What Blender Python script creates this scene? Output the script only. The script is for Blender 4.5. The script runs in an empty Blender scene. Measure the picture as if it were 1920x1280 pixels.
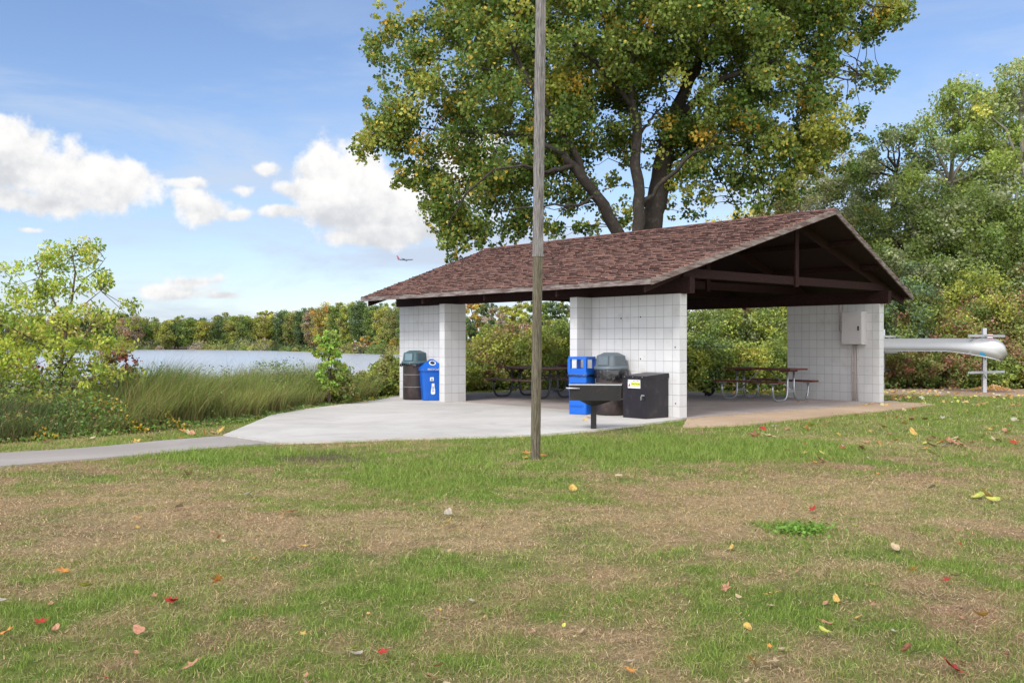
import bpy, bmesh, math, random
import numpy as np
from math import radians as R, sin, cos, pi, sqrt, atan2
from mathutils import Vector, Matrix, Euler

random.seed(7)
rng = np.random.default_rng(11)
sc = bpy.context.scene
COL = sc.collection

# ------------------------------------------------------------------ camera
F = 1828.0            # focal length in pixels of the 1920 px wide photograph
HY = 642.5            # row of the horizon
CH = 1.35             # eye height above the concrete floor
cam_d = bpy.data.cameras.new('camera')
cam = bpy.data.objects.new('camera', cam_d)
COL.objects.link(cam)
cam.location = (0, 0, CH)
cam.rotation_euler = (R(90), 0, 0)
cam_d.sensor_width = 36
cam_d.lens = 36 * F / 1920
cam_d.shift_y = (HY - 640) / 1920
cam_d.clip_end = 20000
sc.camera = cam
sc.render.resolution_x, sc.render.resolution_y = 1024, 682

# ------------------------------------------------------------------ exposure, world, sun
sc.view_settings.view_transform = 'Standard'
sc.view_settings.look = 'None'
sc.view_settings.gamma = 1
sc.view_settings.exposure = 0.70
SUN_EL, SUN_AZ = 44, 216       # elevation, compass bearing (0 = +Y, clockwise)
SKY_S = 0.13

def at(px, py, Y):
    return Vector(((px - 960) / F * Y, Y, CH + (HY - py) / F * Y))

def gp(px, py, z=0.0):
    Y = F * (CH - z) / (py - HY)
    return ((px - 960) / F * Y, Y)

w = bpy.data.worlds.new('World')
sc.world = w
w.use_nodes = True
nt = w.node_tree
nt.nodes.clear()
def N(tree, typ, **kw):
    n = tree.nodes.new(typ)
    for k, v in kw.items():
        setattr(n, k, v)
    return n
def M(tree, op, a, b=None, c=None, clamp=False):
    n = tree.nodes.new('ShaderNodeMath'); n.operation = op; n.use_clamp = clamp
    for i, v in enumerate((a, b, c)):
        if v is None: continue
        if isinstance(v, (int, float)): n.inputs[i].default_value = v
        else: tree.links.new(v, n.inputs[i])
    return n.outputs[0]
def MIX(tree, f, a, b, mode='MIX'):
    n = tree.nodes.new('ShaderNodeMix'); n.data_type = 'RGBA'; n.blend_type = mode
    for i, v in ((0, f), (6, a), (7, b)):
        if isinstance(v, (int, float)): n.inputs[i].default_value = v
        elif isinstance(v, (tuple, list)): n.inputs[i].default_value = (*v[:3], 1)
        else: tree.links.new(v, n.inputs[i])
    return n.outputs[2]
def RAMP(tree, f, lo, hi):
    n = tree.nodes.new('ShaderNodeMapRange'); n.interpolation_type = 'SMOOTHSTEP'
    tree.links.new(f, n.inputs[0]); n.inputs[1].default_value = lo; n.inputs[2].default_value = hi
    return n.outputs[0]
def NOISE(tree, vec, scale, detail=4, rough=.55, dist=0):
    n = tree.nodes.new('ShaderNodeTexNoise')
    if vec is not None: tree.links.new(vec, n.inputs['Vector'])
    n.inputs['Scale'].default_value = scale; n.inputs['Detail'].default_value = detail
    n.inputs['Roughness'].default_value = rough; n.inputs['Distortion'].default_value = dist
    return n.outputs[0]

sky = N(nt, 'ShaderNodeTexSky', sky_type='NISHITA', sun_disc=False)
sky.sun_elevation = R(SUN_EL); sky.sun_rotation = R(SUN_AZ)
sky.altitude = 300; sky.air_density = 1.0; sky.dust_density = 0.35; sky.ozone_density = 1.6
tc = N(nt, 'ShaderNodeTexCoord')
sep = N(nt, 'ShaderNodeSeparateXYZ'); nt.links.new(tc.outputs['Generated'], sep.inputs[0])
az = M(nt, 'ARCTAN2', sep.outputs[0], sep.outputs[1])
el = M(nt, 'ARCSINE', sep.outputs[2])
CL = [(70,320,190,74),(10,285,110,70),(215,330,85,55),(60,378,170,40),(150,352,150,45),
      (395,382,84,34),(348,364,46,26),(450,394,46,20),(468,352,50,20),(512,314,52,20),(340,336,48,13),
      (655,335,120,86),(735,375,150,80),(610,300,60,40),(580,352,70,26),(545,396,64,17),(640,395,90,40),
      (705,442,118,26),(800,432,90,26),(330,545,128,24),(372,524,62,20),(430,556,50,12),(65,436,34,12),
      (880,330,120,120),(-150,330,160,90),(-420,470,300,60),(2300,350,300,120),(2700,240,300,140),(-900,250,400,180),
      (1500,-900,500,200),(300,-700,400,180)]
wob = N(nt, 'ShaderNodeTexNoise'); nt.links.new(tc.outputs['Generated'], wob.inputs['Vector'])
wob.inputs['Scale'].default_value = 7; wob.inputs['Detail'].default_value = 3
wsep = N(nt, 'ShaderNodeSeparateColor'); nt.links.new(wob.outputs['Color'], wsep.inputs[0])
azw = M(nt, 'ADD', az, M(nt, 'MULTIPLY', M(nt, 'SUBTRACT', wsep.outputs[0], .5), .07))
elw = M(nt, 'ADD', el, M(nt, 'MULTIPLY', M(nt, 'SUBTRACT', wsep.outputs[1], .5), .035))
best = None; hgt = None
for cx, cy, rx, ry in CL:
    X = (cx - 960) / F; Z = (HY - cy) / F
    a0 = atan2(X, 1); e0 = atan2(Z, sqrt(1 + X * X))
    ra = rx / F * cos(a0) ** 2; re = ry / F * cos(a0)
    da = M(nt, 'MULTIPLY', M(nt, 'SUBTRACT', azw, a0), 1 / ra)
    de = M(nt, 'MULTIPLY', M(nt, 'SUBTRACT', elw, e0), 1 / re)
    d = M(nt, 'SUBTRACT', 1, M(nt, 'SQRT', M(nt, 'ADD', M(nt, 'MULTIPLY', da, da), M(nt, 'MULTIPLY', de, de))))
    best = d if best is None else M(nt, 'SMOOTH_MAX', best, d, .18)
    h = M(nt, 'MULTIPLY', RAMP(nt, d, -.05, .35), M(nt, 'MULTIPLY', de, 1.0))
    hgt = h if hgt is None else M(nt, 'ADD', hgt, h)
n1 = NOISE(nt, tc.outputs['Generated'], 11, 9, .6)
n2 = NOISE(nt, tc.outputs['Generated'], 30, 6, .6)
dens = M(nt, 'ADD', best, M(nt, 'MULTIPLY', M(nt, 'SUBTRACT', n1, .5), 2.3))
dens = M(nt, 'ADD', dens, M(nt, 'MULTIPLY', M(nt, 'SUBTRACT', n2, .5), 1.5))
mask = RAMP(nt, dens, .06, .55)
vo = N(nt, 'ShaderNodeVectorMath', operation='ADD'); nt.links.new(tc.outputs['Generated'], vo.inputs[0])
vo.inputs[1].default_value = (-.006, 0, .016)
n1b = NOISE(nt, vo.outputs[0], 11, 9, .6)
lit = M(nt, 'ADD', M(nt, 'MULTIPLY', M(nt, 'SUBTRACT', n1, n1b), 4.0), M(nt, 'MULTIPLY', hgt, .35))
lit = RAMP(nt, lit, -.85, .40)
CW = 1.0 / SKY_S / 2 ** .70
ccol = MIX(nt, lit, (.68 * CW, .70 * CW, .74 * CW), (1.02 * CW, 1.01 * CW, 1.0 * CW))
# thin high veil, whiter towards the horizon
mp = N(nt, 'ShaderNodeMapping'); nt.links.new(tc.outputs['Generated'], mp.inputs[0]); mp.inputs['Scale'].default_value = (1, 1, 5)
mp.inputs['Rotation'].default_value = (0, R(8), 0)
n3 = NOISE(nt, mp.outputs[0], 3.2, 7, .62, .4)
veil = M(nt, 'MULTIPLY', RAMP(nt, n3, .38, .72), M(nt, 'SUBTRACT', 1, RAMP(nt, el, .10, .42)))
veil = M(nt, 'ADD', M(nt, 'MULTIPLY', veil, .9), M(nt, 'MULTIPLY', M(nt, 'SUBTRACT', 1, RAMP(nt, el, -.02, .20)), .30), clamp=True)
hs = N(nt, 'ShaderNodeHueSaturation'); nt.links.new(sky.outputs[0], hs.inputs['Color'])
hs.inputs['Saturation'].default_value = 1.0; hs.inputs['Value'].default_value = .73
tint = MIX(nt, 1.0, hs.outputs[0], (.98, 1.01, 1.13), 'MULTIPLY')
c1 = MIX(nt, veil, tint, (.62 * CW, .72 * CW, .88 * CW))
c2 = MIX(nt, mask, c1, ccol)
back = RAMP(nt, M(nt, 'SUBTRACT', 0, sep.outputs[1]), -.15, .55)      # added bright cloud bank, unseen behind the viewer, as soft fill light
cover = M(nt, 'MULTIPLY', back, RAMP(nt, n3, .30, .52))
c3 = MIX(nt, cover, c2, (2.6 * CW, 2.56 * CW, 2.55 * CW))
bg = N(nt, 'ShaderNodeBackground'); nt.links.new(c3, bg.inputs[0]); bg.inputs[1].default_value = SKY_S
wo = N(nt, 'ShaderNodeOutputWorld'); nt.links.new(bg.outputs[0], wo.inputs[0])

sd = bpy.data.lights.new('sun', 'SUN'); sd.energy = 1.75; sd.angle = R(17); sd.color = (1, .965, .92)
so = bpy.data.objects.new('sun', sd); COL.objects.link(so)
sdir = Vector((sin(R(SUN_AZ)) * cos(R(SUN_EL)), cos(R(SUN_AZ)) * cos(R(SUN_EL)), sin(R(SUN_EL))))
so.rotation_euler = sdir.to_track_quat('Z', 'Y').to_euler()
so.location = (0, -5, 30)

# ------------------------------------------------------------------ helpers
def tag(o, label=None, cat=None, group=None, kind=None):
    if label: o['label'] = label
    if cat: o['category'] = cat
    if group: o['group'] = group
    if kind: o['kind'] = kind
    return o

def empty(name, loc, label, cat, group=None, rz=0.0):
    o = bpy.data.objects.new(name, None); COL.objects.link(o)
    o.location = loc; o.rotation_euler = (0, 0, rz); o.empty_display_size = .2
    return tag(o, label, cat, group)

class MB:
    def __init__(self):
        self.v = []; self.f = []; self.uv = []; self.col = []
    def face(self, vs, uvs=None):
        i = len(self.v); self.v += [tuple(p) for p in vs]
        self.f.append(tuple(range(i, i + len(vs))))
        self.uv.append(uvs or [(0, 0)] * len(vs))
    def box(self, x0, x1, y0, y1, z0, z1, m=None, uo=(0, 0)):
        c = [Vector((x, y, z)) for z in (z0, z1) for y in (y0, y1) for x in (x0, x1)]
        if m is not None: c = [m @ p for p in c]
        def f(idx, uv): self.face([c[k] for k in idx], [(a + uo[0], b + uo[1]) for a, b in uv])
        X, Y, Z = x1 - x0, y1 - y0, z1 - z0
        f((0, 1, 5, 4), [(0, z0), (X, z0), (X, z1), (0, z1)])
        f((3, 2, 6, 7), [(0, z0), (X, z0), (X, z1), (0, z1)])
        f((2, 0, 4, 6), [(0, z0), (Y, z0), (Y, z1), (0, z1)])
        f((1, 3, 7, 5), [(0, z0), (Y, z0), (Y, z1), (0, z1)])
        f((4, 5, 7, 6), [(0, 0), (X, 0), (X, Y), (0, Y)])
        f((2, 3, 1, 0), [(0, 0), (X, 0), (X, Y), (0, Y)])
        return self
    def beam(self, a, b, wd, ht, up=Vector((0, 0, 1))):
        a, b = Vector(a), Vector(b); d = b - a; L = d.length; d.normalize()
        s = d.cross(up)
        if s.length < 1e-4: s = d.cross(Vector((1, 0, 0)))
        s.normalize(); u = s.cross(d)
        m = Matrix((d, s, u)).transposed().to_4x4(); m.translation = a
        return self.box(0, L, -wd / 2, wd / 2, -ht / 2, ht / 2, m)
    def tube(self, pts, r, n=8, cap=True):
        pts = [Vector(p) for p in pts]
        if isinstance(r, (int, float)): r = [r] * len(pts)
        rings = []; ref = None
        for i, p in enumerate(pts):
            d = (pts[min(i + 1, len(pts) - 1)] - pts[max(i - 1, 0)])
            if d.length < 1e-9: d = Vector((0, 0, 1))
            d.normalize()
            if ref is None:
                ref = d.cross(Vector((0, 0, 1)))
                if ref.length < .1: ref = d.cross(Vector((1, 0, 0)))
            ref = (ref - d * ref.dot(d)).normalized(); o2 = d.cross(ref)
            i0 = len(self.v)
            for k in range(n):
                a = 2 * pi * k / n
                self.v.append(tuple(p + (ref * cos(a) + o2 * sin(a)) * r[i]))
            rings.append(i0)
        L = 0
        for i in range(len(pts) - 1):
            l2 = L + (pts[i + 1] - pts[i]).length
            for k in range(n):
                k2 = (k + 1) % n
                self.f.append((rings[i] + k, rings[i] + k2, rings[i + 1] + k2, rings[i + 1] + k))
                self.uv.append([(k / n, L), ((k + 1) / n, L), ((k + 1) / n, l2), (k / n, l2)])
            L = l2
        if cap:
            self.f.append(tuple(rings[0] + k for k in reversed(range(n)))); self.uv.append([(0, 0)] * n)
            self.f.append(tuple(rings[-1] + k for k in range(n))); self.uv.append([(0, 0)] * n)
        return self
    def lathe(self, prof, n=24, c=(0, 0, 0), rot=0, sq=None):
        i0 = len(self.v)
        for r, z in prof:
            for k in range(n):
                a = 2 * pi * k / n + rot
                q = r
                if sq: q = r / (abs(cos(a - rot)) ** sq + abs(sin(a - rot)) ** sq) ** (1 / sq)
                self.v.append((c[0] + q * cos(a), c[1] + q * sin(a), c[2] + z))
        m = len(prof)
        for j in range(m - 1):
            for k in range(n):
                k2 = (k + 1) % n
                self.f.append((i0 + j * n + k, i0 + j * n + k2, i0 + (j + 1) * n + k2, i0 + (j + 1) * n + k))
                self.uv.append([(0, 0)] * 4)
        self.f.append(tuple(i0 + k for k in reversed(range(n)))); self.uv.append([(0, 0)] * n)
        self.f.append(tuple(i0 + (m - 1) * n + k for k in range(n))); self.uv.append([(0, 0)] * n)
        return self
    def prism(self, poly, z0, z1):
        n = len(poly)
        a = sum(poly[i][0] * poly[(i + 1) % n][1] - poly[(i + 1) % n][0] * poly[i][1] for i in range(n))
        if a < 0: poly = poly[::-1]
        self.face([(x, y, z1) for x, y in poly], [(x, y) for x, y in poly])
        self.face([(x, y, z0) for x, y in poly[::-1]], [(x, y) for x, y in poly[::-1]])
        for i in range(n):
            p, q = poly[i], poly[(i + 1) % n]
            self.face([(p[0], p[1], z0), (q[0], q[1], z0), (q[0], q[1], z1), (p[0], p[1], z1)])
        return self
    def build(self, name, mat, parent=None, smooth=False, bevel=0, m=None):
        me = bpy.data.meshes.new(name)
        v = self.v if m is None else [tuple(m @ Vector(p)) for p in self.v]
        me.from_pydata(v, [], self.f)
        uvl = me.uv_layers.new(name='UVMap')
        flat = [c for fu in self.uv for uv in fu for c in uv]
        uvl.data.foreach_set('uv', flat)
        if smooth: me.polygons.foreach_set('use_smooth', [True] * len(self.f))
        me.update()
        o = bpy.data.objects.new(name, me); COL.objects.link(o)
        if mat: me.materials.append(mat)
        if parent: o.parent = parent
        if bevel:
            b = o.modifiers.new('bevel', 'BEVEL'); b.width = bevel; b.segments = 2; b.limit_method = 'ANGLE'
        return o

def weld(o, d=1e-4):
    md = o.modifiers.new('weld', 'WELD'); md.merge_threshold = d
    return o

def fast_mesh(name, verts, quads, mat, parent=None, colors=None, nper=4, smooth=False):
    """verts (V,3), quads (Q,nper) int; colors per vertex (V,3)"""
    me = bpy.data.meshes.new(name)
    V, Q = len(verts), len(quads)
    me.vertices.add(V); me.vertices.foreach_set('co', verts.astype(np.float32).ravel())
    me.loops.add(Q * nper); me.loops.foreach_set('vertex_index', quads.astype(np.int32).ravel())
    me.polygons.add(Q)
    me.polygons.foreach_set('loop_start', np.arange(0, Q * nper, nper, dtype=np.int32))
    me.polygons.foreach_set('loop_total', np.full(Q, nper, dtype=np.int32))
    if smooth: me.polygons.foreach_set('use_smooth', np.ones(Q, dtype=bool))
    if colors is not None:
        ca = me.color_attributes.new('Col', 'FLOAT_COLOR', 'POINT')
        c4 = np.ones((V, 4), np.float32); c4[:, :3] = colors
        ca.data.foreach_set('color', c4.ravel())
    me.update(calc_edges=True)
    o = bpy.data.objects.new(name, me); COL.objects.link(o)
    me.materials.append(mat)
    if parent: o.parent = parent
    return o

# ------------------------------------------------------------------ materials
MATS = {}
def pmat(name, col=(.5, .5, .5), rough=.6, metal=0, spec=.4, n_amp=.25, n_scale=8, bump=.0, b_scale=60, col2=None, c2_scale=3, c2_lo=.5, c2_hi=.7, coat=0):
    m = bpy.data.materials.new(name); m.use_nodes = True
    t = m.node_tree; b = t.nodes['Principled BSDF']
    tcn = N(t, 'ShaderNodeTexCoord')
    vec = tcn.outputs['Object']
    n = NOISE(t, vec, n_scale, 6, .6)
    val = M(t, 'ADD', M(t, 'MULTIPLY', M(t, 'SUBTRACT', n, .5), n_amp * 2), 1.0)
    base = col
    if col2 is not None:
        base = MIX(t, RAMP(t, NOISE(t, vec, c2_scale, 8, .65), c2_lo, c2_hi), col, col2)
    vv = N(t, 'ShaderNodeCombineColor')
    for i in range(3): t.links.new(val, vv.inputs[i])
    out = MIX(t, 1.0, base, vv.outputs[0], 'MULTIPLY')
    t.links.new(out, b.inputs['Base Color'])
    b.inputs['Roughness'].default_value = rough; b.inputs['Metallic'].default_value = metal
    b.inputs['Specular IOR Level'].default_value = spec
    b.inputs['Coat Weight'].default_value = coat
    if bump:
        bn = N(t, 'ShaderNodeBump'); bn.inputs['Strength'].default_value = bump; bn.inputs['Distance'].default_value = .01
        t.links.new(NOISE(t, vec, b_scale, 5, .6), bn.inputs['Height']); t.links.new(bn.outputs[0], b.inputs['Normal'])
    MATS[name] = m
    return m

def leafmat(name, rough=.55, trans=.35, spec=.25):
    m = bpy.data.materials.new(name); m.use_nodes = True
    t = m.node_tree; b = t.nodes['Principled BSDF']
    a = N(t, 'ShaderNodeAttribute', attribute_name='Col')
    t.links.new(a.outputs['Color'], b.inputs['Base Color'])
    b.inputs['Roughness'].default_value = rough; b.inputs['Specular IOR Level'].default_value = spec
    tr = N(t, 'ShaderNodeBsdfTranslucent')
    t.links.new(MIX(t, 1.0, a.outputs['Color'], (1.5, 1.45, .7), 'MULTIPLY'), tr.inputs[0])
    mx = N(t, 'ShaderNodeMixShader'); mx.inputs[0].default_value = trans
    t.links.new(b.outputs[0], mx.inputs[1]); t.links.new(tr.outputs[0], mx.inputs[2])
    t.links.new(mx.outputs[0], t.nodes['Material Output'].inputs[0])
    return m
LEAF = leafmat('leaf')
GRASS = leafmat('grass_blade', .6, .25, .2)

bark = pmat('bark', (.034, .027, .022), .9, n_amp=.6, n_scale=9, bump=1.0, b_scale=14, col2=(.070, .060, .051), c2_scale=5)
bark_pale = pmat('bark_pale', (.22, .20, .17), .9, n_amp=.4, n_scale=9, bump=.8, b_scale=20)
bark_sap = pmat('bark_young', (.12, .085, .06), .8, n_amp=.3, n_scale=20)

def grid_wall(name, col, dirt, dirt_amt):
    m = bpy.data.materials.new(name); m.use_nodes = True
    t = m.node_tree; b = t.nodes['Principled BSDF']
    tcn = N(t, 'ShaderNodeTexCoord')
    sp = N(t, 'ShaderNodeSeparateXYZ'); t.links.new(tcn.outputs['UV'], sp.inputs[0])
    G = .2032
    def line(c, wd):
        fr = M(t, 'FRACT', M(t, 'MULTIPLY', c, 1 / G))
        d = M(t, 'MINIMUM', fr, M(t, 'SUBTRACT', 1, fr))
        return M(t, 'SUBTRACT', 1, RAMP(t, d, wd * .35, wd))
    nn = NOISE(t, tcn.outputs['UV'], 2.5, 4, .6)
    lu = line(sp.outputs[0], .024); lv = line(sp.outputs[1], .024)
    # joints: crisp in places, painted over in others
    wear = RAMP(t, NOISE(t, tcn.outputs['UV'], 3.1, 3, .6), .22, .55)
    fr = N(t, 'ShaderNodeTexWhiteNoise', noise_dimensions='2D')
    fl = N(t, 'ShaderNodeVectorMath', operation='SCALE'); t.links.new(tcn.outputs['UV'], fl.inputs[0]); fl.inputs['Scale'].default_value = 1 / G
    fl2 = N(t, 'ShaderNodeVectorMath', operation='FLOOR'); t.links.new(fl.outputs[0], fl2.inputs[0]); t.links.new(fl2.outputs[0], fr.inputs[0])
    ln = M(t, 'MAXIMUM', M(t, 'MULTIPLY', lu, M(t, 'ADD', .45, M(t, 'MULTIPLY', wear, .5))), M(t, 'MULTIPLY', lv, M(t, 'ADD', .5, M(t, 'MULTIPLY', wear, .45))))
    tone = M(t, 'ADD', .95, M(t, 'MULTIPLY', fr.outputs[0], .07))
    tcol = N(t, 'ShaderNodeCombineColor')
    for i in range(3): t.links.new(tone, tcol.inputs[i])
    base = MIX(t, 1.0, col, tcol.outputs[0], 'MULTIPLY')
    grime = M(t, 'MULTIPLY', RAMP(t, NOISE(t, tcn.outputs['UV'], 1.7, 8, .7), .5, .8), dirt_amt)
    low = M(t, 'MULTIPLY', M(t, 'SUBTRACT', 1, RAMP(t, M(t, 'ADD', sp.outputs[1], M(t, 'MULTIPLY', nn, .2)), .1, .5)), .25)
    base = MIX(t, M(t, 'MAXIMUM', grime, low), base, dirt)
    chips = M(t, 'MULTIPLY', RAMP(t, NOISE(t, tcn.outputs['UV'], 14, 6, .7), .70, .74), .7)
    base = MIX(t, chips, base, (.30, .26, .22))
    base = MIX(t, ln, base, (.26, .25, .25))
    t.links.new(base, b.inputs['Base Color']); b.inputs['Roughness'].default_value = .75; b.inputs['Specular IOR Level'].default_value = .25
    bn = N(t, 'ShaderNodeBump'); bn.inputs['Strength'].default_value = .5; bn.inputs['Distance'].default_value = .01
    h = M(t, 'ADD', M(t, 'MULTIPLY', ln, -1), M(t, 'MULTIPLY', NOISE(t, tcn.outputs['UV'], 70, 5, .7), .35))
    t.links.new(h, bn.inputs['Height']); t.links.new(bn.outputs[0], b.inputs['Normal'])
    return m
block = grid_wall('painted_block', (.60, .60, .61), (.38, .35, .31), .65)

def woodmat(name, c1, c2, sc_=(1, 1, 12), amt=1.0, rough=.8):
    m = bpy.data.materials.new(name); m.use_nodes = True
    t = m.node_tree; b = t.nodes['Principled BSDF']
    tcn = N(t, 'ShaderNodeTexCoord')
    mpn = N(t, 'ShaderNodeMapping'); mpn.inputs['Scale'].default_value = sc_
    t.links.new(tcn.outputs['Object'], mpn.inputs[0])
    n = NOISE(t, mpn.outputs[0], 9, 8, .7)
    base = MIX(t, RAMP(t, n, .35, .68), c1, c2)
    t.links.new(base, b.inputs['Base Color']); b.inputs['Roughness'].default_value = rough; b.inputs['Specular IOR Level'].default_value = .2
    bn = N(t, 'ShaderNodeBump'); bn.inputs['Strength'].default_value = .6; bn.inputs['Distance'].default_value = .01
    t.links.new(n, bn.inputs['Height']); t.links.new(bn.outputs[0], b.inputs['Normal'])
    return m
brown = woodmat('brown_stain', (.017, .0075, .007), (.040, .017, .015), (3, 3, 3))
fascia = woodmat('weathered_fascia', (.09, .05, .045), (.28, .25, .23), (.35, .35, 3))
deckm = woodmat('deck_brown', (.018, .009, .009), (.028, .014, .013), (1, 6, 1))
grey_wood = woodmat('grey_wood', (.085, .078, .074), (.30, .28, .265), (9, 9, .7))
dark_wood = woodmat('mossy_wood', (.065, .055, .038), (.20, .175, .125), (9, 9, .8))
tablewood = woodmat('table_board', (.07, .022, .018), (.16, .065, .05), (4, 4, 4), rough=.55)
tablewood2 = woodmat('worn_table_board', (.12, .06, .045), (.26, .17, .14), (4, 4, 4), rough=.6)

def conc(name, c1, c2, asphalt=False):
    m = bpy.data.materials.new(name); m.use_nodes = True
    t = m.node_tree; b = t.nodes['Principled BSDF']
    g = N(t, 'ShaderNodeNewGeometry'); p = g.outputs['Position']
    a = NOISE(t, p, .55, 8, .65, .6)
    base = MIX(t, RAMP(t, a, .35, .7), c1, c2)
    fine = NOISE(t, p, 190 if asphalt else 60, 3, .8)
    v = M(t, 'ADD', .55 if asphalt else .9, M(t, 'MULTIPLY', fine, .9 if asphalt else .2))
    cc = N(t, 'ShaderNodeCombineColor')
    for i in range(3): t.links.new(v, cc.inputs[i])
    base = MIX(t, 1.0, base, cc.outputs[0], 'MULTIPLY')
    rt = N(t, 'ShaderNodeMapping'); rt.inputs['Rotation'].default_value = (0, 0, R(49.1)); t.links.new(p, rt.inputs[0])
    sx = N(t, 'ShaderNodeSeparateXYZ'); t.links.new(rt.outputs[0], sx.inputs[0])
    if not asphalt:
        jj = None
        for ch, pd, of in ((0, 3.05, .4), (1, 2.45, 1.1)):
            fr_ = M(t, 'FRACT', M(t, 'MULTIPLY', M(t, 'ADD', sx.outputs[ch], of), 1 / pd))
            j1 = M(t, 'SUBTRACT', 1, RAMP(t, M(t, 'MINIMUM', fr_, M(t, 'SUBTRACT', 1, fr_)), .001, .004))
            jj = j1 if jj is None else M(t, 'MAXIMUM', jj, j1)
        base = MIX(t, M(t, 'MULTIPLY', jj, .5), base, tuple(x * .5 for x in c1))
        wash = M(t, 'MULTIPLY', RAMP(t, NOISE(t, p, 1.4, 7, .7, 1.2), .48, .70), .35)
        base = MIX(t, wash, base, tuple(x * .72 for x in c1))
    sp = M(t, 'MULTIPLY', RAMP(t, NOISE(t, p, 5, 8, .75), .64, .72), .45)
    base = MIX(t, sp, base, tuple(x * .6 for x in c1))
    t.links.new(base, b.inputs['Base Color']); b.inputs['Roughness'].default_value = .85; b.inputs['Specular IOR Level'].default_value = .25
    bn = N(t, 'ShaderNodeBump'); bn.inputs['Strength'].default_value = .4; bn.inputs['Distance'].default_value = .008
    t.links.new(fine, bn.inputs['Height']); t.links.new(bn.outputs[0], b.inputs['Normal'])
    return m
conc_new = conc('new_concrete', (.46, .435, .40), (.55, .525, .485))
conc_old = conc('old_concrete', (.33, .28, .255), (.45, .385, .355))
asphalt = conc('path_asphalt', (.30, .27, .245), (.37, .335, .305), True)
tan_dirt = conc('tan_sand', (.40, .285, .19), (.50, .37, .26), True)
mulch = conc('leafy_mulch', (.27, .19, .14), (.40, .29, .21), True)

steel_dark = pmat('dark_pipe', (.05, .055, .062), .45, .3, n_amp=.2)
galv = pmat('galvanised_pipe', (.36, .38, .40), .38, .75, n_amp=.15, n_scale=30)
black_paint = pmat('black_paint', (.014, .012, .017), .42, n_amp=.35, n_scale=6, col2=(.034, .026, .028), c2_scale=6)
grillm = pmat('rusty_black_steel', (.013, .012, .013), .5, .1, n_amp=.3, col2=(.075, .035, .02), c2_scale=5, c2_lo=.58, c2_hi=.74)
blue = pmat('blue_plastic', (.010, .115, .52), .38, n_amp=.10, n_scale=4, bump=.05, b_scale=120)
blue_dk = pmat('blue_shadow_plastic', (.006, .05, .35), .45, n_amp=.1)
greylid = pmat('grey_lid_plastic', (.105, .130, .150), .42, n_amp=.15, bump=.05, b_scale=150)
greenlid = pmat('green_grey_plastic', (.065, .115, .128), .42, n_amp=.15, bump=.05, b_scale=150)
flapm = pmat('faded_flap', (.15, .225, .27), .45, n_amp=.2)
flapg = pmat('grey_flap', (.12, .15, .17), .45, n_amp=.2)
drumm = pmat('black_drum', (.035, .027, .026), .5, n_amp=.4, n_scale=5, col2=(.08, .05, .045), c2_scale=4)
bandm = pmat('drum_rib', (.17, .15, .145), .5, n_amp=.4)
bagm = pmat('bin_liner', (.012, .012, .015), .18, spec=.7, n_amp=.2, bump=.6, b_scale=25)
white = pmat('white_sticker', (.78, .80, .82), .5, n_amp=.03)
inkm = pmat('black_ink', (.02, .02, .03), .6, n_amp=0)
yel = pmat('yellow_ink', (.62, .66, .05), .5, n_amp=0)
redm = pmat('red_ink', (.55, .06, .04), .5, n_amp=0)
cabm = pmat('cabinet_grey', (.50, .48, .49), .5, n_amp=.05, col2=(.38, .33, .30), c2_scale=6, c2_lo=.62, c2_hi=.75)
pipe_w = pmat('painted_conduit', (.50, .44, .42), .6, n_amp=.1, col2=(.28, .18, .14), c2_scale=9, c2_lo=.55, c2_hi=.7)
alu = pmat('canoe_aluminium', (.42, .42, .42), .42, .5, n_amp=.07, n_scale=7, bump=.06, b_scale=14)
alu_p = pmat('rack_metal', (.50, .51, .54), .45, .6, n_amp=.1, n_scale=20)
steel_b = pmat('bright_latch', (.6, .6, .6), .3, .9, n_amp=.1)
fur = pmat('black_fur', (.008, .007, .007), .85, n_amp=.3, n_scale=60, bump=.6, b_scale=200)

# ------------------------------------------------------------------ numpy noise
def vnoise(x, y, s, seed=0):
    x = np.asarray(x) / s; y = np.asarray(y) / s
    xi = np.floor(x).astype(np.int64); yi = np.floor(y).astype(np.int64)
    xf = x - xi; yf = y - yi
    xf = xf * xf * (3 - 2 * xf); yf = yf * yf * (3 - 2 * yf)
    def h(a, b):
        n = (a * 374761393 + b * 668265263 + seed * 1442695041) & 0xffffffff
        n = ((n ^ (n >> 13)) * 1274126177) & 0xffffffff
        return ((n ^ (n >> 16)) & 0xffff) / 65535.0
    return (h(xi, yi) * (1 - xf) + h(xi + 1, yi) * xf) * (1 - yf) + (h(xi, yi + 1) * (1 - xf) + h(xi + 1, yi + 1) * xf) * yf
def fbm(x, y, s, seed=0, o=4):
    t = 0; a = 1; q = 0
    for k in range(o):
        t = t + a * vnoise(x, y, s / 2 ** k, seed + k); q += a; a *= .55
    return t / q
def inpoly(x, y, poly):
    x = np.asarray(x); y = np.asarray(y); c = np.zeros(x.shape, bool)
    n = len(poly)
    for i in range(n):
        x0, y0 = poly[i]; x1, y1 = poly[(i + 1) % n]
        if y0 == y1: continue
        k = ((y0 > y) != (y1 > y)) & (x < (x1 - x0) * (y - y0) / (y1 - y0) + x0)
        c ^= k
    return c
def polydist(x, y, poly):
    d = np.full(np.asarray(x).shape, 1e9)
    n = len(poly)
    for i in range(n):
        x0, y0 = poly[i]; x1, y1 = poly[(i + 1) % n]
        dx, dy = x1 - x0, y1 - y0; L = dx * dx + dy * dy + 1e-9
        t = np.clip(((x - x0) * dx + (y - y0) * dy) / L, 0, 1)
        d = np.minimum(d, np.hypot(x - x0 - t * dx, y - y0 - t * dy))
    return d

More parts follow.
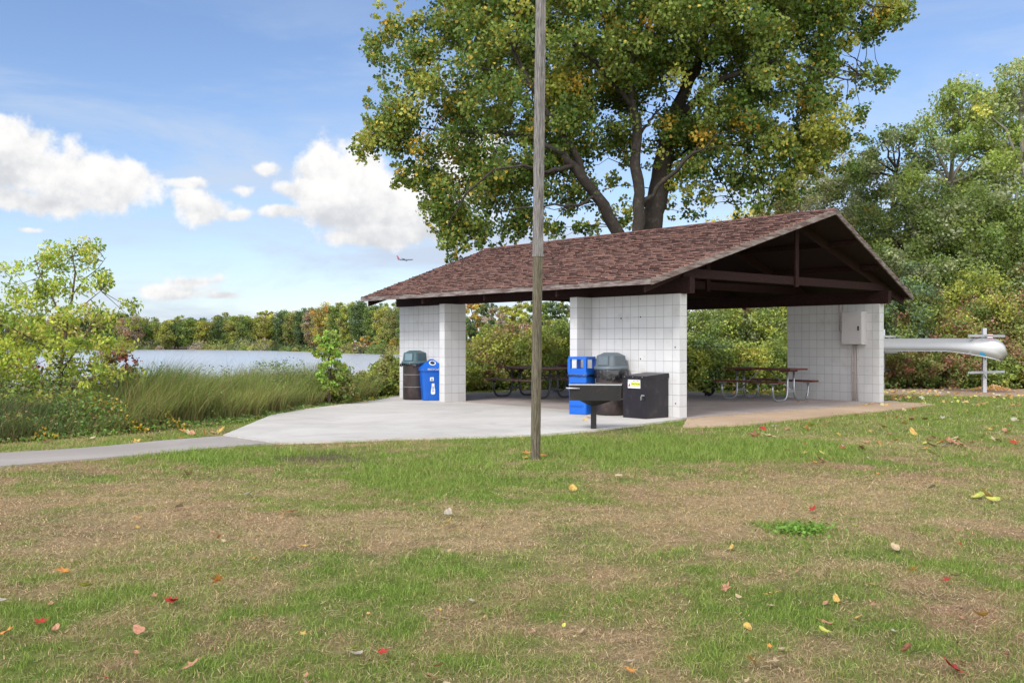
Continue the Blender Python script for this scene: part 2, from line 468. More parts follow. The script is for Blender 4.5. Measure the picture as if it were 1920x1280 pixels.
# ------------------------------------------------------------------ building frame: local x runs from the long side's near corner towards the gable overhang, y across the building
U = Vector((-.6543, .7562, 0)); V = Vector((.7562, .6543, 0)); A = Vector((3.007, 17.48, 0))
RZ = atan2(-.7562, .6543)
def P(s, t, z=0.0):
    p = A + V * s + U * t; p.z = z
    return p
def loc(s, t, z=0.0): return Vector((-t, s, z))     # same point in the shelter's own axes

# lake outline
LAKE = [(-700, -300), (-40, -300), (-17, 4), (-14.5, 12), (-11.6, 20), (-9.3, 28), (-8.4, 40), (-9.2, 80), (-14, 130), (-20, 180), (-26.5, 226),
        (-48, 262), (-80, 330), (-125, 390), (-210, 402), (-330, 405), (-520, 420), (-700, 420)]
def terrain(x, y):
    x = np.asarray(x, float); y = np.asarray(y, float)
    d = polydist(x, y, LAKE); ins = inpoly(x, y, LAKE)
    sd_ = np.where(ins, -d, d)
    z = np.where(sd_ > 5.0, 0, 0.0)
    k = np.clip((5.0 - sd_) / 7.0, 0, 1.3)
    z = -k * k * (3 - 2 * np.minimum(k, 1)) * 1.9
    z = np.where(sd_ < -2, -2.2, z)
    bump = (fbm(x, y, 2.5, 5, 3) - .5) * .05
    far = -1.15 * np.clip((y - 60) / 60, 0, 1) * np.where(ins, 0, 1)
    return z - .035 + bump * np.clip((sd_ - 1) / 4, 0, 1) * np.where((x > -4) & (x < 9) & (y > 13), .15, 1) + np.maximum(far, -1.36 - z) * (far < 0)

def E(px, py, rx, ry):      # ellipse on the lawn, centre and half sizes as seen, turned into metres
    x, y = gp(px, py); x1, _ = gp(px + rx, py); _, y1 = gp(px, py - ry); _, y2 = gp(px, py + ry)
    return (x, y, abs(x1 - x), abs(y1 - y2) / 2)
DRY = [(E(100, 965, 330, 62), .95), (E(780, 985, 330, 38), .8), (E(1180, 985, 260, 32), .85), (E(1500, 930, 380, 55), 1.0), (E(1700, 965, 260, 40), .9),
       (E(380, 905, 150, 16), .7), (E(1250, 900, 160, 20), .6), (E(1560, 868, 160, 10), .5),(E(1780,1110,120,25),.6),(E(380,1150,160,30),.5),(E(1300,1060,300,30),.45)]
WET = [(E(1250, 832, 330, 22), .9), (E(820, 880, 200, 40), .75), (E(430, 850, 280, 16), .6), (E(1500, 992, 78, 13), 1.0), (E(1850, 870, 200, 12), .2),(E(100,1140,200,45),.5),
       (E(760,1080,220,60),.35),(E(60,1260,120,30),.7),(E(1500,1040,300,14),.45),(E(1080,1120,160,40),.3)]
DIRT = [(E(610, 853, 100, 9), 1.0), (E(1095, 1000, 60, 14), .45), (E(100, 985, 120, 30), .35), (E(1760, 1130, 60, 14), .5), (E(140, 885, 60, 8), .5), (E(1160, 806, 60, 5), .6)]
def blob(x, y, L, sd=1):
    o = np.zeros(np.asarray(x).shape)
    wx = x + (fbm(x, y, .7, 21 + sd, 4) - .5) * 1.0; wy = y + (fbm(x, y, .7, 31 + sd, 4) - .5) * 1.1
    for (cx, cy, rx, ry), a in L:
        d = np.sqrt(((wx - cx) / rx) ** 2 + ((wy - cy) / ry) ** 2)
        o = np.maximum(o, a * np.clip(1.35 - d, 0, .7) / .7)
    return o
def dryness(x, y):
    n = fbm(x, y, 1.6, 3, 4); n2 = fbm(x, y, .28, 9, 3)
    n4 = fbm(x, y, .6, 15, 3)
    n5 = fbm(x, y, .13, 27, 2)
    d = .40 + (n - .5) * .5 + (n2 - .5) * 1.1 + (n4 - .5) * .9 + (n5 - .5) * .7
    d = d * np.clip(1 - (y - 13.5) / 6, .45, 1)
    d = d + blob(x, y, DRY, 1) * .46 - blob(x, y, WET, 2) * .58
    return np.clip(d, 0, 1)
GREEN = np.array((.115, .205, .030)); GREEN2 = np.array((.20, .255, .048)); STRAW = np.array((.44, .33, .18)); PINK = np.array((.41, .26, .165)); SOIL = np.array((.155, .105, .075))
def lawn_col(x, y, jit=None):
    d = dryness(x, y)[..., None]
    g = fbm(x, y, .9, 44, 3)[..., None]
    green = GREEN * (1 - g) + GREEN2 * g
    pk = np.clip((fbm(x, y, 2.2, 77, 3)[..., None] - .35) * 2.5, 0, 1)
    straw = STRAW * (1 - pk) + PINK * pk
    c = green * (1 - d) + straw * d
    dd = blob(x, y, DIRT, 3)[..., None] * .8
    return c * (1 - dd) + SOIL * dd

# ------------------------------------------------------------------ ground
def axis(lo, hi, f0, f1, step, grow=1.09):
    a = list(np.arange(f0, f1, step))
    s = step; x = f1
    while x < hi: a.append(x); s *= grow; x += s
    a.append(hi)
    s = step; x = f0 - step
    b = []
    while x > lo: b.append(x); s *= grow; x -= s
    b.append(lo)
    return np.array(b[::-1] + a)
gx = axis(-4000, 4000, -12, 14, .10, 1.08); gy = axis(-300, 6000, 2.6, 28, .10, 1.07)
X, Y = np.meshgrid(gx, gy)
Z = terrain(X, Y)
co = np.stack([X, Y, Z], -1).reshape(-1, 3)
nx, ny = len(gx), len(gy)
ii = (np.arange(ny - 1)[:, None] * nx + np.arange(nx - 1)[None, :]).ravel()
qd = np.stack([ii, ii + 1, ii + nx + 1, ii + nx], 1)
cc = lawn_col(X, Y)
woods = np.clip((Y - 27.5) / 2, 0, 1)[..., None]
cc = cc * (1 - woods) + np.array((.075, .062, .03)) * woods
lk = np.clip((6.5 - np.where(inpoly(X, Y, LAKE), -1, 1) * polydist(X, Y, LAKE)) / 2, 0, 1)[..., None]
cc = cc * (1 - lk) + np.array((.06, .055, .03)) * lk
gm = bpy.data.materials.new('lawn_soil'); gm.use_nodes = True
t = gm.node_tree; b = t.nodes['Principled BSDF']
at_ = N(t, 'ShaderNodeAttribute', attribute_name='Col'); g_ = N(t, 'ShaderNodeNewGeometry')
f1 = NOISE(t, g_.outputs['Position'], 45, 6, .8); f2 = NOISE(t, g_.outputs['Position'], 6, 5, .7)
v_ = M(t, 'ADD', .25, M(t, 'MULTIPLY', M(t, 'MULTIPLY', f1, f2), 2.2))
cb = N(t, 'ShaderNodeCombineColor')
for i in range(3): t.links.new(v_, cb.inputs[i])
t.links.new(MIX(t, 1.0, at_.outputs['Color'], cb.outputs[0], 'MULTIPLY'), b.inputs['Base Color'])
b.inputs['Roughness'].default_value = .95; b.inputs['Specular IOR Level'].default_value = .1
bn = N(t, 'ShaderNodeBump'); bn.inputs['Strength'].default_value = .8; bn.inputs['Distance'].default_value = .03
t.links.new(f1, bn.inputs['Height']); t.links.new(bn.outputs[0], b.inputs['Normal'])
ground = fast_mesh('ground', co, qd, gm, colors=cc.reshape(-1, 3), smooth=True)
tag(ground, 'patchy green and straw coloured lawn sloping to the lake', kind='structure')

# water
wm = bpy.data.materials.new('lake_water'); wm.use_nodes = True
t = wm.node_tree; b = t.nodes['Principled BSDF']
b.inputs['Base Color'].default_value = (.42, .44, .47, 1); b.inputs['Roughness'].default_value = .22; b.inputs['IOR'].default_value = 1.33
b.inputs['Specular IOR Level'].default_value = .8
g_ = N(t, 'ShaderNodeNewGeometry'); mpn = N(t, 'ShaderNodeMapping'); t.links.new(g_.outputs['Position'], mpn.inputs[0]); mpn.inputs['Scale'].default_value = (1, 1.6, 1)
n = NOISE(t, mpn.outputs[0], 1.6, 5, .65)
calm = RAMP(t, NOISE(t, g_.outputs['Position'], .02, 3, .5), .35, .6)
bn = N(t, 'ShaderNodeBump'); bn.inputs['Distance'].default_value = .07
t.links.new(M(t, 'ADD', .25, M(t, 'MULTIPLY', calm, .55)), bn.inputs['Strength'])
t.links.new(n, bn.inputs['Height']); t.links.new(bn.outputs[0], b.inputs['Normal'])
mb = MB(); mb.face([(-900, -100, -1.42), (60, -100, -1.42), (60, 460, -1.42), (-900, 460, -1.42)])
tag(mb.build('water', wm), 'calm pale lake reflecting the sky', kind='structure')

# paving
apron = [gp(418.7, 814.6), gp(470, 822), gp(515, 828.6), gp(640, 825), gp(760, 820), gp(900, 817), gp(1014, 813.4), gp(1118, 804.5), gp(1276, 785)]
apron += [tuple(P(.06, -.05)[:2]), tuple(P(.06, 8.98)[:2]), gp(640, 754), gp(547, 761.5)]
inner = [tuple(P(s, t)[:2]) for s, t in ((-.02, -.08), (-.02, 9.3), (7.75, 9.3), (7.75, -.08))]
path = [gp(418.2, 814.9), gp(515, 828.9), gp(490, 829.5), gp(400, 837), gp(250, 851), gp(120, 861), gp(0, 871), (-7.6, 9.6), (-11, 7.6), (-16, 6.4), (-16.5, 7.9), (-11.6, 9.0), (-8.5, 10.7), gp(0, 846.5), gp(130, 839), gp(200, 833.5), gp(310, 823)]
strip = [tuple(P(.1, -.085)[:2]), gp(1280, 798), gp(1340, 797), gp(1400, 793.5), gp(1500, 784.5), gp(1600, 773), gp(1660, 768), gp(1730, 760), gp(1752, 756), gp(1700, 753), tuple(P(7.45, .1)[:2]), tuple(P(7.2, -.085)[:2])]
rackbed = [gp(1650, 738), gp(1760, 738.5), gp(1920, 742), (17, 24.8), (21, 24), (22, 26), (17, 28.2), gp(1920, 728.5), gp(1760, 728.5), gp(1640, 729)]
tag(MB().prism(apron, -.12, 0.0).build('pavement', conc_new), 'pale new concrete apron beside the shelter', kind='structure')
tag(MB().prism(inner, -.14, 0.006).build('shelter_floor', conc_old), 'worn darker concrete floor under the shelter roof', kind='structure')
tag(MB().prism(path, -.12, -.012).build('path', asphalt), 'pinkish grey asphalt footpath', kind='structure')
tag(MB().prism(strip, -.1, -.008).build('worn_ground_strip', tan_dirt), 'bare tan dirt strip along the shelter gable end', kind='structure')
tag(MB().prism(rackbed, -.1, -.004).build('mulch_ground_bed', mulch), 'leaf littered mulch bed under the boat rack', kind='structure')

# ------------------------------------------------------------------ foliage generators
def unit(a): return a / (np.linalg.norm(a, axis=-1, keepdims=True) + 1e-9)
def leaves(name, C_, size, colors, parent=None, up=.6, aspect=.75, r=rng, mat=None, droop=0.0):
    n = len(C_)
    size = np.broadcast_to(size, (n,))[:, None] * r.uniform(.7, 1.3, (n, 1))
    nrm = unit(r.normal(size=(n, 3)) + np.array((0, 0, up)))
    a = unit(np.cross(nrm, r.normal(size=(n, 3)))); a[:, 2] -= droop; a = unit(a)
    b_ = unit(np.cross(nrm, a))
    base = C_ - a * size * .5; tip = C_ + a * size * .5
    fold = nrm * size * .10
    l = C_ - a * size * .08 + b_ * size * aspect * .5 + fold; q = C_ - a * size * .08 - b_ * size * aspect * .5 + fold
    v = np.stack([base, l, tip, q], 1).reshape(-1, 3)
    idx = np.arange(n * 4).reshape(n, 4)
    cv = np.repeat(np.clip(colors * 2.0, 0, .68), 4, axis=0)
    return fast_mesh(name, v, idx, mat or LEAF, parent, colors=cv)

def pal_colors(pal, n_cl, cl_idx, r, jit=.28, mixp=.12):
    cols = np.array([c for c, _ in pal]); wt = np.array([w_ for _, w_ in pal], float); wt /= wt.sum()
    ch = r.choice(len(pal), n_cl, p=wt)
    cc_ = cols[ch] * r.uniform(.8, 1.2, (n_cl, 1))
    out = cc_[cl_idx]
    sw = r.random(len(cl_idx)) < mixp
    out[sw] = cols[r.choice(len(pal), sw.sum(), p=wt)]
    out = out * r.uniform(1 - jit, 1 + jit, (len(out), 1)) * r.uniform(.93, 1.07, (len(out), 3))
    return np.clip(out, 0, .8)

G1 = (.050, .075, .026); G2 = (.088, .122, .036); G3 = (.130, .165, .045); YG = (.20, .215, .050); OL = (.145, .14, .055)
YE = (.30, .25, .060); OR = (.28, .16, .055); RB = (.17, .095, .065); GR = (.20, .165, .145); BG = (.066, .098, .056); SG = (.165, .185, .105)

def curve_pts(a, b, k=4, wob=.08, r=random, sag=0.0):
    a, b = Vector(a), Vector(b); L = (b - a).length; out = []
    for i in range(k + 1):
        f = i / k; p = a.lerp(b, f)
        if 0 < i < k: p += Vector((r.uniform(-1, 1), r.uniform(-1, 1), r.uniform(-1, 1))) * wob * L
        p.z += sag * L * 4 * f * (1 - f)
        out.append(p)
    return out

def tree(name, label, cat, base, h, cr, low, pal, seed, leaf, n, group=None, tr=None, barkm=None, airy=.9, lobes=12, twigs=True, stems=1, lobe_r=.42, clr=.20, squash=1.0):
    r = np.random.default_rng(seed); pr = random.Random(seed)
    root = empty(name, base, label, cat, group)
    tr = tr or h * .018
    cz = h * (low + 1) / 2; ch = h * (1 - low) / 2
    mbt = MB(); tops = []
    for sidx in range(stems):
        ang = 2 * pi * sidx / max(stems, 1) + pr.random()
        sp = 0 if stems == 1 else cr * .35
        b0 = Vector((cos(ang) * sp * .15, sin(ang) * sp * .15, -.15))
        tp = Vector((cos(ang) * sp, sin(ang) * sp, h * pr.uniform(.82, .93)))
        pts = curve_pts(b0, tp, 6, .03, pr)
        rr = [tr * (1 - .88 * i / 6) * (1.25 if i == 0 else 1) / sqrt(stems) for i in range(7)]
        mbt.tube(pts, rr, 7 if twigs else 5)
        tops.append(pts)
    LC = []
    for k in range(lobes):
        f = (k + .5) / lobes
        ph = k * 2.39996 + pr.uniform(-.4, .4)
        zz = -0.92 + 1.86 * f
        rad = sqrt(max(0, 1 - zz * zz)) * pr.uniform(.55, .85) * (1.0 if zz > -.4 else .9)
        c = Vector((cos(ph) * rad * cr, sin(ph) * rad * cr * squash, cz + zz * ch * .86))
        LC.append(c)
        tp = tops[k % len(tops)]
        zt = max(h * low * .6, c.z - cr * .55)
        st = min(tp, key=lambda q: abs(q.z - zt))
        L = (c - st).length
        if twigs or k % 2 == 0:
            mbt.tube(curve_pts(st, c, 4, .06, pr, .06), [tr * .38 * (1 - .8 * i / 4) / sqrt(stems) for i in range(5)], 5 if twigs else 4, cap=False)
    CC = []; RR = []
    for c in LC:
        m_ = 10 if twigs else 6
        lr = cr * lobe_r
        d = unit(r.normal(size=(m_, 3))) * (r.uniform(.25, 1, (m_, 1)) ** .6) * np.array((lr, lr, lr * .8))
        cc_ = np.array(c) + d
        CC.append(cc_); RR.append(r.uniform(.7, 1.25, m_) * cr * clr)
        if twigs:
            for j in range(0, m_, 2):
                mbt.tube(curve_pts(c, Vector(cc_[j]), 2, .05, pr), [tr * .09, tr * .06, tr * .02], 3, cap=False)
    CC = np.concatenate(CC); RR = np.concatenate(RR)
    CC[:, 2] = np.maximum(CC[:, 2], leaf * .8 + .05)
    idx = r.integers(0, len(CC), n)
    off = unit(r.normal(size=(n, 3))) * (r.random((n, 1)) ** .45) * RR[idx][:, None] * airy * np.array((1, 1, .75))
    pos = CC[idx] + off
    pos[:, 2] = np.abs(pos[:, 2])
    colr = pal_colors(pal, len(CC), idx, r)
    leaves('crown', pos, leaf, colr, root, r=r)
    mbt.build('trunk', barkm or bark, root, smooth=True)
    return root

def px_tree(px, topy, Y, cr, z0=None):
    x = (px - 960) / F * Y
    zb = float(terrain(np.array([x]), np.array([Y]))[0]) if z0 is None else z0
    h = CH + (HY - topy) / F * Y - zb
    return (x, Y, zb), h

# ---- far shore trees (each its own object)
def shoreY(px):
    if px < 560: return 408 + 4 * sin(px)
    f = (px - 560) / 200
    return 400 - 160 * min(1, f)
prof = [(-300, 600), (-100, 604), (60, 600), (150, 598), (240, 596), (262, 607), (300, 610), (360, 606), (420, 599), (470, 603), (520, 590), (560, 594), (600, 580), (640, 578), (680, 572), (720, 577), (760, 572), (800, 560)]
def topY(px):
    for (a, ya), (b, yb) in zip(prof, prof[1:]):
        if a <= px <= b: return ya + (yb - ya) * (px - a) / (b - a) - 8
    return 596
farpal = {'dark green': [(G1, 5), (BG, 3), (G2, 2)], 'yellowish green': [(YG, 4), (OL, 3), (G2, 2)], 'olive': [(OL, 5), (G2, 3)], 'brownish': [(GR, 3), (OL, 4), (RB, 1)],
          'golden': [(YE, 1.3), (YG, 5), (OL, 3)], 'orange': [(OR, 2), (YE, 1.5), (OL, 5)], 'grey half bare': [(GR, 6), (OL, 2)], 'mid green': [(G2, 5), (G3, 2), (G1, 2)]}
kinds = ['dark green', 'brownish', 'olive', 'mid green', 'yellowish green', 'dark green', 'mid green', 'golden', 'olive', 'dark green', 'yellowish green', 'mid green', 'brownish', 'golden', 'dark green', 'olive']
px = -260; k = 0; cnt = {}
ordw = ['first', 'second', 'third', 'fourth', 'fifth', 'sixth', 'seventh', 'eighth', 'ninth', 'tenth', 'eleventh', 'twelfth', 'thirteenth', 'fourteenth', 'fifteenth']
while px < 790:
    Yd = shoreY(px) + random.uniform(0, 9)
    kd = kinds[k % len(kinds)]
    if 596 < px < 625: kd = 'orange'
    elif 470 < px < 492: kd = 'golden'
    elif 655 < px < 672: kd = 'yellowish green'
    elif 676 < px < 700: kd = 'grey half bare'
    ty = topY(px) + random.uniform(-5, 7)
    cr = random.uniform(16, 23) / F * Yd
    bs, h = px_tree(px, ty, Yd, cr)
    cnt[kd] = cnt.get(kd, 0) + 1
    tree('shore_tree', f'{kd} tree on the far shore, {ordw[min(cnt[kd]-1,14)]} of its colour from the left', 'tree', bs, h, cr, .04, farpal[kd], 100 + k, .0013 * Yd, 9500, 'trees along the far shore',
         lobes=22, twigs=False, lobe_r=.5, clr=.34, airy=1.15)
    px += random.uniform(17, 25) if px > 200 else 30
    if k % 2 == 0 and px > 180:
        bs, h = px_tree(px - 6, topY(px) - random.uniform(-2, 9), Yd + 14, 0)
        tree('shore_tree', f'{kd} tree top rising above the far shore row, {ordw[min(k // 2, 14)]} such from left', 'tree', bs, h, random.uniform(17, 26) / F * Yd, .25, farpal[kinds[(k * 5 + 3) % 16]] if False else farpal[kd], 1400 + k, .0014 * Yd, 6000, 'tree tops behind the far shore row', lobes=14, twigs=False, lobe_r=.5, clr=.26)
    k += 1
# low bright shrubs at the far water edge, right part
lowb = [(500, 640, 395, 'golden', 'low golden shrub at the far water edge below the treeline'), (648, 636, 320, 'mid green', 'low green shrub at the far water edge'),
        (684, 630, 268, 'orange', 'low orange shrub at the water edge left of the shelter'), (705, 640, 256, 'orange', 'small orange shrub close to the far waterline'),
        (722, 622, 246, 'yellowish green', 'yellow green bush at the far waterline beside the shelter roof tail'), (738, 636, 240, 'orange', 'orange bush at the water edge nearest the shelter wall'), (664, 642, 290, 'brownish', 'brown shrub at the far water edge'), (752,606,236,'olive','olive tree by the far waterline just behind the shelter wall')]
for i, (p_, ty, Yd, kd, lb) in enumerate(lowb):
    bs, h = px_tree(p_, ty, Yd, 0)
    tree('shore_shrub', lb, 'shrub', bs, h, 13 / F * Yd, 0, farpal[kd], 300 + i, .0016 * Yd, 3000, 'shrubs along the far shore', lobes=9, twigs=False, clr=.26)
fi = np.random.default_rng(31)
NCl = 190
seg_ = fi.choice([10, 11, 12, 13, 14], NCl, p=[.16, .2, .2, .26, .18]); f_ = fi.random(NCl)
La = np.array(LAKE, float)[seg_]; Lb = np.array(LAKE, float)[seg_ + 1]
q_ = La + (Lb - La) * f_[:, None]; q_[:, 1] += fi.uniform(0, 5, NCl); q_[:, 0] += np.where(seg_ < 12, fi.uniform(0, 4, NCl), 0)
cr_ = fi.uniform(1.5, 4.2, NCl) * np.where(seg_ < 12, .7, 1.1); chh = cr_ * fi.uniform(.5, 1.5, NCl)
ccol_ = np.array([G1, G2, OL, GR, YG])[fi.choice(5, NCl, p=[.3, .3, .2, .1, .1])] * fi.uniform(.6, 1.1, (NCl, 1))
NF = 24000
ix = fi.integers(0, NCl, NF); u3 = unit(fi.normal(size=(NF, 3))) * fi.random((NF, 1)) ** .4
pf_ = np.stack([q_[ix, 0] + u3[:, 0] * cr_[ix], q_[ix, 1] + u3[:, 1] * cr_[ix], -1.45 + np.abs(u3[:, 2]) * chh[ix]], 1)
tag(leaves('undergrowth', pf_, .5, ccol_[ix] * fi.uniform(.75, 1.25, (NF, 1)), r=fi), 'dark brush along the far waterline under the shore trees', 'undergrowth', kind='stuff')
# trees seen through the shelter's left opening
win = [(800, 560, 150, 'mid green'), (838, 548, 130, 'dark green'), (884, 556, 122, 'orange'), (872, 585, 96, 'dark green'), (910, 560, 132, 'dark green'), (928, 575, 105, 'grey half bare'), (950, 566, 118, 'golden'), (922, 600, 84, 'mid green'),
       (978, 555, 125, 'golden'), (990, 590, 92, 'yellowish green'), (1012, 552, 110, 'mid green'), (1040, 560, 84, 'dark green'), (1066, 552, 95, 'yellowish green'), (1100, 545, 100, 'mid green'), (955, 612, 70, 'dark green'), (1030, 596, 66, 'yellowish green')]
cn = {}
for i, (p_, ty, Yd, kd) in enumerate(win):
    bs, h = px_tree(p_, ty, Yd, 0)
    cn[kd] = cn.get(kd, 0) + 1
    tree('woodland_tree', f'{kd} tree seen through the left opening, {ordw[cn[kd]-1]} such from left', 'tree', bs, h, 27 / F * Yd, .03, farpal[kd], 340 + i, .0019 * Yd, 6500, 'trees behind the left opening of the shelter', lobes=15, twigs=False, clr=.23)

# ---- right-hand wood: named individuals
BR = 'trees of the wood behind the shelter'
wood = [
 # px, topy, Y, cr, low, pal, leaf, n, airy, label, bark
 (1400, 378, 60, 2.9, .3, [(YE, 5), (YG, 4), (OR, 1)], .14, 6500, 1.0, 'yellow crowned small tree just above the shelter ridge', bark),
 (1475, 330, 48, 2.2, .05, [(OL, 4), (SG, 3), (GR, 1)], .11, 16000, 1.1, 'olive brown tree left of the pale birch behind the roof', bark_pale),
 (1540, 235, 50, 2.5, .1, [(SG, 5), (OL, 3), (GR, 2)], .10, 19000, 1.35, 'thin airy grey green birch with sky showing through', bark_pale),
 (1605, 268, 44, 2.2, .05, [(SG, 4), (OL, 4), (G2, 2)], .10, 17000, 1.25, 'slender grey green tree between the birch and the tall wood', bark_pale),
 (1672, 200, 42, 2.0, .05, [(G2, 5), (SG, 3), (OR, .25)], .10, 17000, 1.1, 'bushy mid green tree with a small orange tuft at its top', bark),
 (1785, 118, 40, 2.1, .15, [(G3, 5), (SG, 3), (G2, 3), (YG, 1)], .11, 15000, 1.35, 'tall poplar with feathery open top against the sky', bark_pale),
 (1720, 330, 36, 2.6, .02, [(G2, 4), (G3, 3), (SG, 3)], .10, 19000, 1.05, 'dense green tree below the feathery poplar', bark),
 (1858, 165, 42, 2.6, .2, [(SG, 4), (G3, 3), (YE, .4)], .11, 17000, 1.3, 'poplar with yellow flecks behind the two tallest tops', bark_pale),
 (1925, 52, 39, 2.3, .1, [(G3, 4), (SG, 3), (YE, .5)], .11, 17000, 1.25, 'poplar cut off by the right edge of the photo', bark_pale),
 (1850, 330, 35, 2.7, .02, [(G2, 4), (SG, 3), (G3, 2)], .10, 19000, 1.05, 'broad leafy tree under the tallest poplar', bark),
 (1580, 400, 37, 2.3, .02, [(OL, 3), (G2, 4), (SG, 3)], .10, 17000, 1.05, 'olive green tree touching the shelter gable', bark),
 (1665, 455, 33, 1.7, .0, [(SG, 4), (BG, 3), (G2, 3)], .09, 14000, 1.0, 'rounded blue green bush tree beside the gable eave', bark),
 (1950, 360, 34, 2.6, .02, [(G3, 4), (G2, 3)], .10, 12000, 1.05, 'mid green tree cut by the right edge, below the poplar', bark),
 (1500, 410, 44, 2.4, .05, [(OL, 4), (YG, 3), (YE, 1)], .11, 9000, 1.05, 'yellowish olive tree peeping over the roof near the ridge', bark),
 (2060, 200, 44, 4.0, .1, [(G2, 4), (G3, 3)], .14, 7000, 1.1, 'green tree outside the right edge of the photo', bark),
]
for i, (p_, ty, Yd, cr, low, pal, lf, n_, ai, lb, bk) in enumerate(wood):
    bs, h = px_tree(p_, ty, Yd, cr)
    br_ = [1.1, .9, 1.15, .85, 1.05, 1.2, .75, 1.1, 1.2, .85, .8, .9, 1.0, 1.0, 1.0][i]
    pal = [(tuple(c * br_ for c in cl_), w_) for cl_, w_ in pal]
    tree('woodland_tree', lb, 'tree', bs, h, cr, low, pal, 500 + i, lf * 1.15, int(n_ * 1.25), BR, airy=ai * .88, barkm=bk, lobes=22 if h > 7 else 16, lobe_r=.36, clr=.21)

# ---- shrubs behind and beside the shelter
SH = 'shrubs of the thicket around the shelter'
REDG = [(OL, 4), (RB, 3), (YG, 2), (G2, 2)]; LUSH = [(G3, 4), (G2, 4), (YG, 2)]; YLUSH = [(YG, 5), (G3, 3), (YE, .7)]
shr = [
 # px, topy, Y, cr, pal, n, label
 (1690, 520, 30.5, 1.25, [(G2, 4), (BG, 4), (G3, 2)], 11000, 'deep green shrub right behind the shelter corner wall'),
 (1745, 560, 30.6, 1.2, REDG, 10000, 'reddish olive shrub above the middle of the canoe'),
 (1800, 600, 30.0, 1.1, REDG, 9000, 'rust flecked shrub behind the canoe bow'),
 (1850, 545, 31.2, 1.3, REDG, 11000, 'tall reddish shrub behind the rack post'),
 (1905, 560, 30.6, 1.3, REDG, 10000, 'reddish shrub at the right edge behind the rack'),
 (1832, 488, 32.6, 1.2, [(YG, 6), (G3, 3)], 9000, 'bright yellow green bush standing above the red shrubs'),
 (1770, 470, 33.6, 1.5, [(G2, 5), (SG, 3)], 11000, 'grey green shrub between gable and bright bush'),
 (1925, 500, 33, 1.6, [(OL, 4), (G2, 3), (RB, 1)], 10000, 'olive shrub at the right edge above the canoe rack'),
 (1705, 655, 29.6, .95, [(G2, 4), (RB, 2), (OL, 4)], 8000, 'low dark shrub under the canoe nearest the wall'),
 (1765, 662, 29.4, .95, [(G2, 4), (OL, 3), (RB, 1.5)], 8000, 'low green shrub under the middle of the canoe'),
 (1868, 672, 29.0, .8, [(G3, 4), (YG, 2), (G2, 3)], 7000, 'low leafy shrub right of the rack post foot'),
 (1925, 650, 29.3, 1.1, [(OL, 4), (RB, 2), (G1, 2)], 8000, 'low brownish shrub at the right edge of the mulch bed'),
 (1815, 668, 29.6, .8, [(G2, 3), (OL, 3), (RB, 2)], 6000, 'low shrub just left of the rack post'),
 # seen through the right opening
 (1310, 560, 31.0, 1.3, LUSH, 11000, 'bright green shrub right of the middle pillar seen under the roof'),
 (1362, 552, 32.6, 1.4, [(YG, 3), (SG, 3), (G3, 3), (YE, .6)], 11000, 'pale yellow green shrub left of the picnic table top'),
 (1412, 556, 31.6, 1.3, [(SG, 4), (G2, 4), (RB, .5)], 11000, 'grey green shrub behind the middle of the picnic table'),
 (1462, 560, 31.0, 1.2, LUSH, 10000, 'green shrub beside the far block wall'),
 (1335, 640, 29.3, 1.0, [(G2, 4), (BG, 3), (G3, 2)], 8000, 'dark green low shrub behind the squirrel'),
 (1398, 650, 29.0, 1.0, YLUSH, 8000, 'low yellow leaved shrub behind the picnic table'),
 (1452, 645, 29.2, 1.0, [(G3, 4), (G2, 3), (YG, 2)], 8000, 'low green shrub right behind the picnic table seat'),
 (1292, 655, 28.8, .8, YLUSH, 6000, 'low yellow shrub half hidden by the middle pillar'),
 (1510, 600, 30.5, 1.2, LUSH, 5000, 'green shrub hidden mostly behind the far block wall'),
 (1240, 600, 31, 1.4, LUSH, 4000, 'green shrub behind the middle block wall'),
 # left opening
 (893, 660, 29.5, .95, [(G3, 4), (OL, 3), (YG, 3), (RB, .8)], 9000, 'low olive shrub right of the left pillar'),
 (935, 625, 30.5, 1.15, [(OL, 4), (YG, 3), (RB, 1.2)], 11000, 'spreading yellow green shrub left of the round table seats'),
 (968, 612, 31.5, 1.1, [(RB, 4), (OL, 4), (GR, 1)], 9000, 'rusty brown seeded shrub above the picnic tables'),
 (1015, 628, 30.0, 1.1, [(G3, 4), (YG, 3), (OL, 2)], 11000, 'green shrub crossed by the wooden pole'),
 (1052, 610, 31.0, 1.1, [(G3, 4), (G2, 3), (YG, 1)], 10000, 'fresh green shrub left of the middle pillar'),
 (1100, 610, 31.5, 1.3, LUSH, 4000, 'green shrub hidden behind the middle pillar'),
 (1180, 600, 31.5, 1.4, LUSH, 4000, 'green shrub hidden behind the middle block wall'),
 (852, 668, 28.0, .9, [(G3, 4), (OL, 3), (YG, 2)], 6000, 'olive green shrub hidden behind the left pillar'),
 (800, 680, 27.8, .9, [(OL, 4), (G2, 3), (YG, 2)], 5000, 'olive shrub behind the left block wall'),
 (728, 690, 26.5, .70, [(YG, 3), (G3, 3), (OL, 3)], 7500, 'yellowish low shrub touching the left block wall'),
 (745, 672, 27.6, .7, [(YG, 4), (G3, 3), (OL, 2)], 7000, 'yellow green shrub half hidden by the left block wall'),
 (690, 705, 25.5, .60, [(G2, 3), (OL, 4), (YG, 2)], 6000, 'olive low shrub at the end of the reeds'),
]
for i, (p_, ty, Yd, cr, pal, n_, lb) in enumerate(shr):
    bs, h = px_tree(p_, ty, Yd, cr)
    tree('shrub', lb, 'shrub', bs, h, cr, .0, pal, 700 + i, .082, n_, SH, airy=1.0, barkm=bark_sap, lobes=16, stems=4, tr=.05, lobe_r=.42, clr=.25)

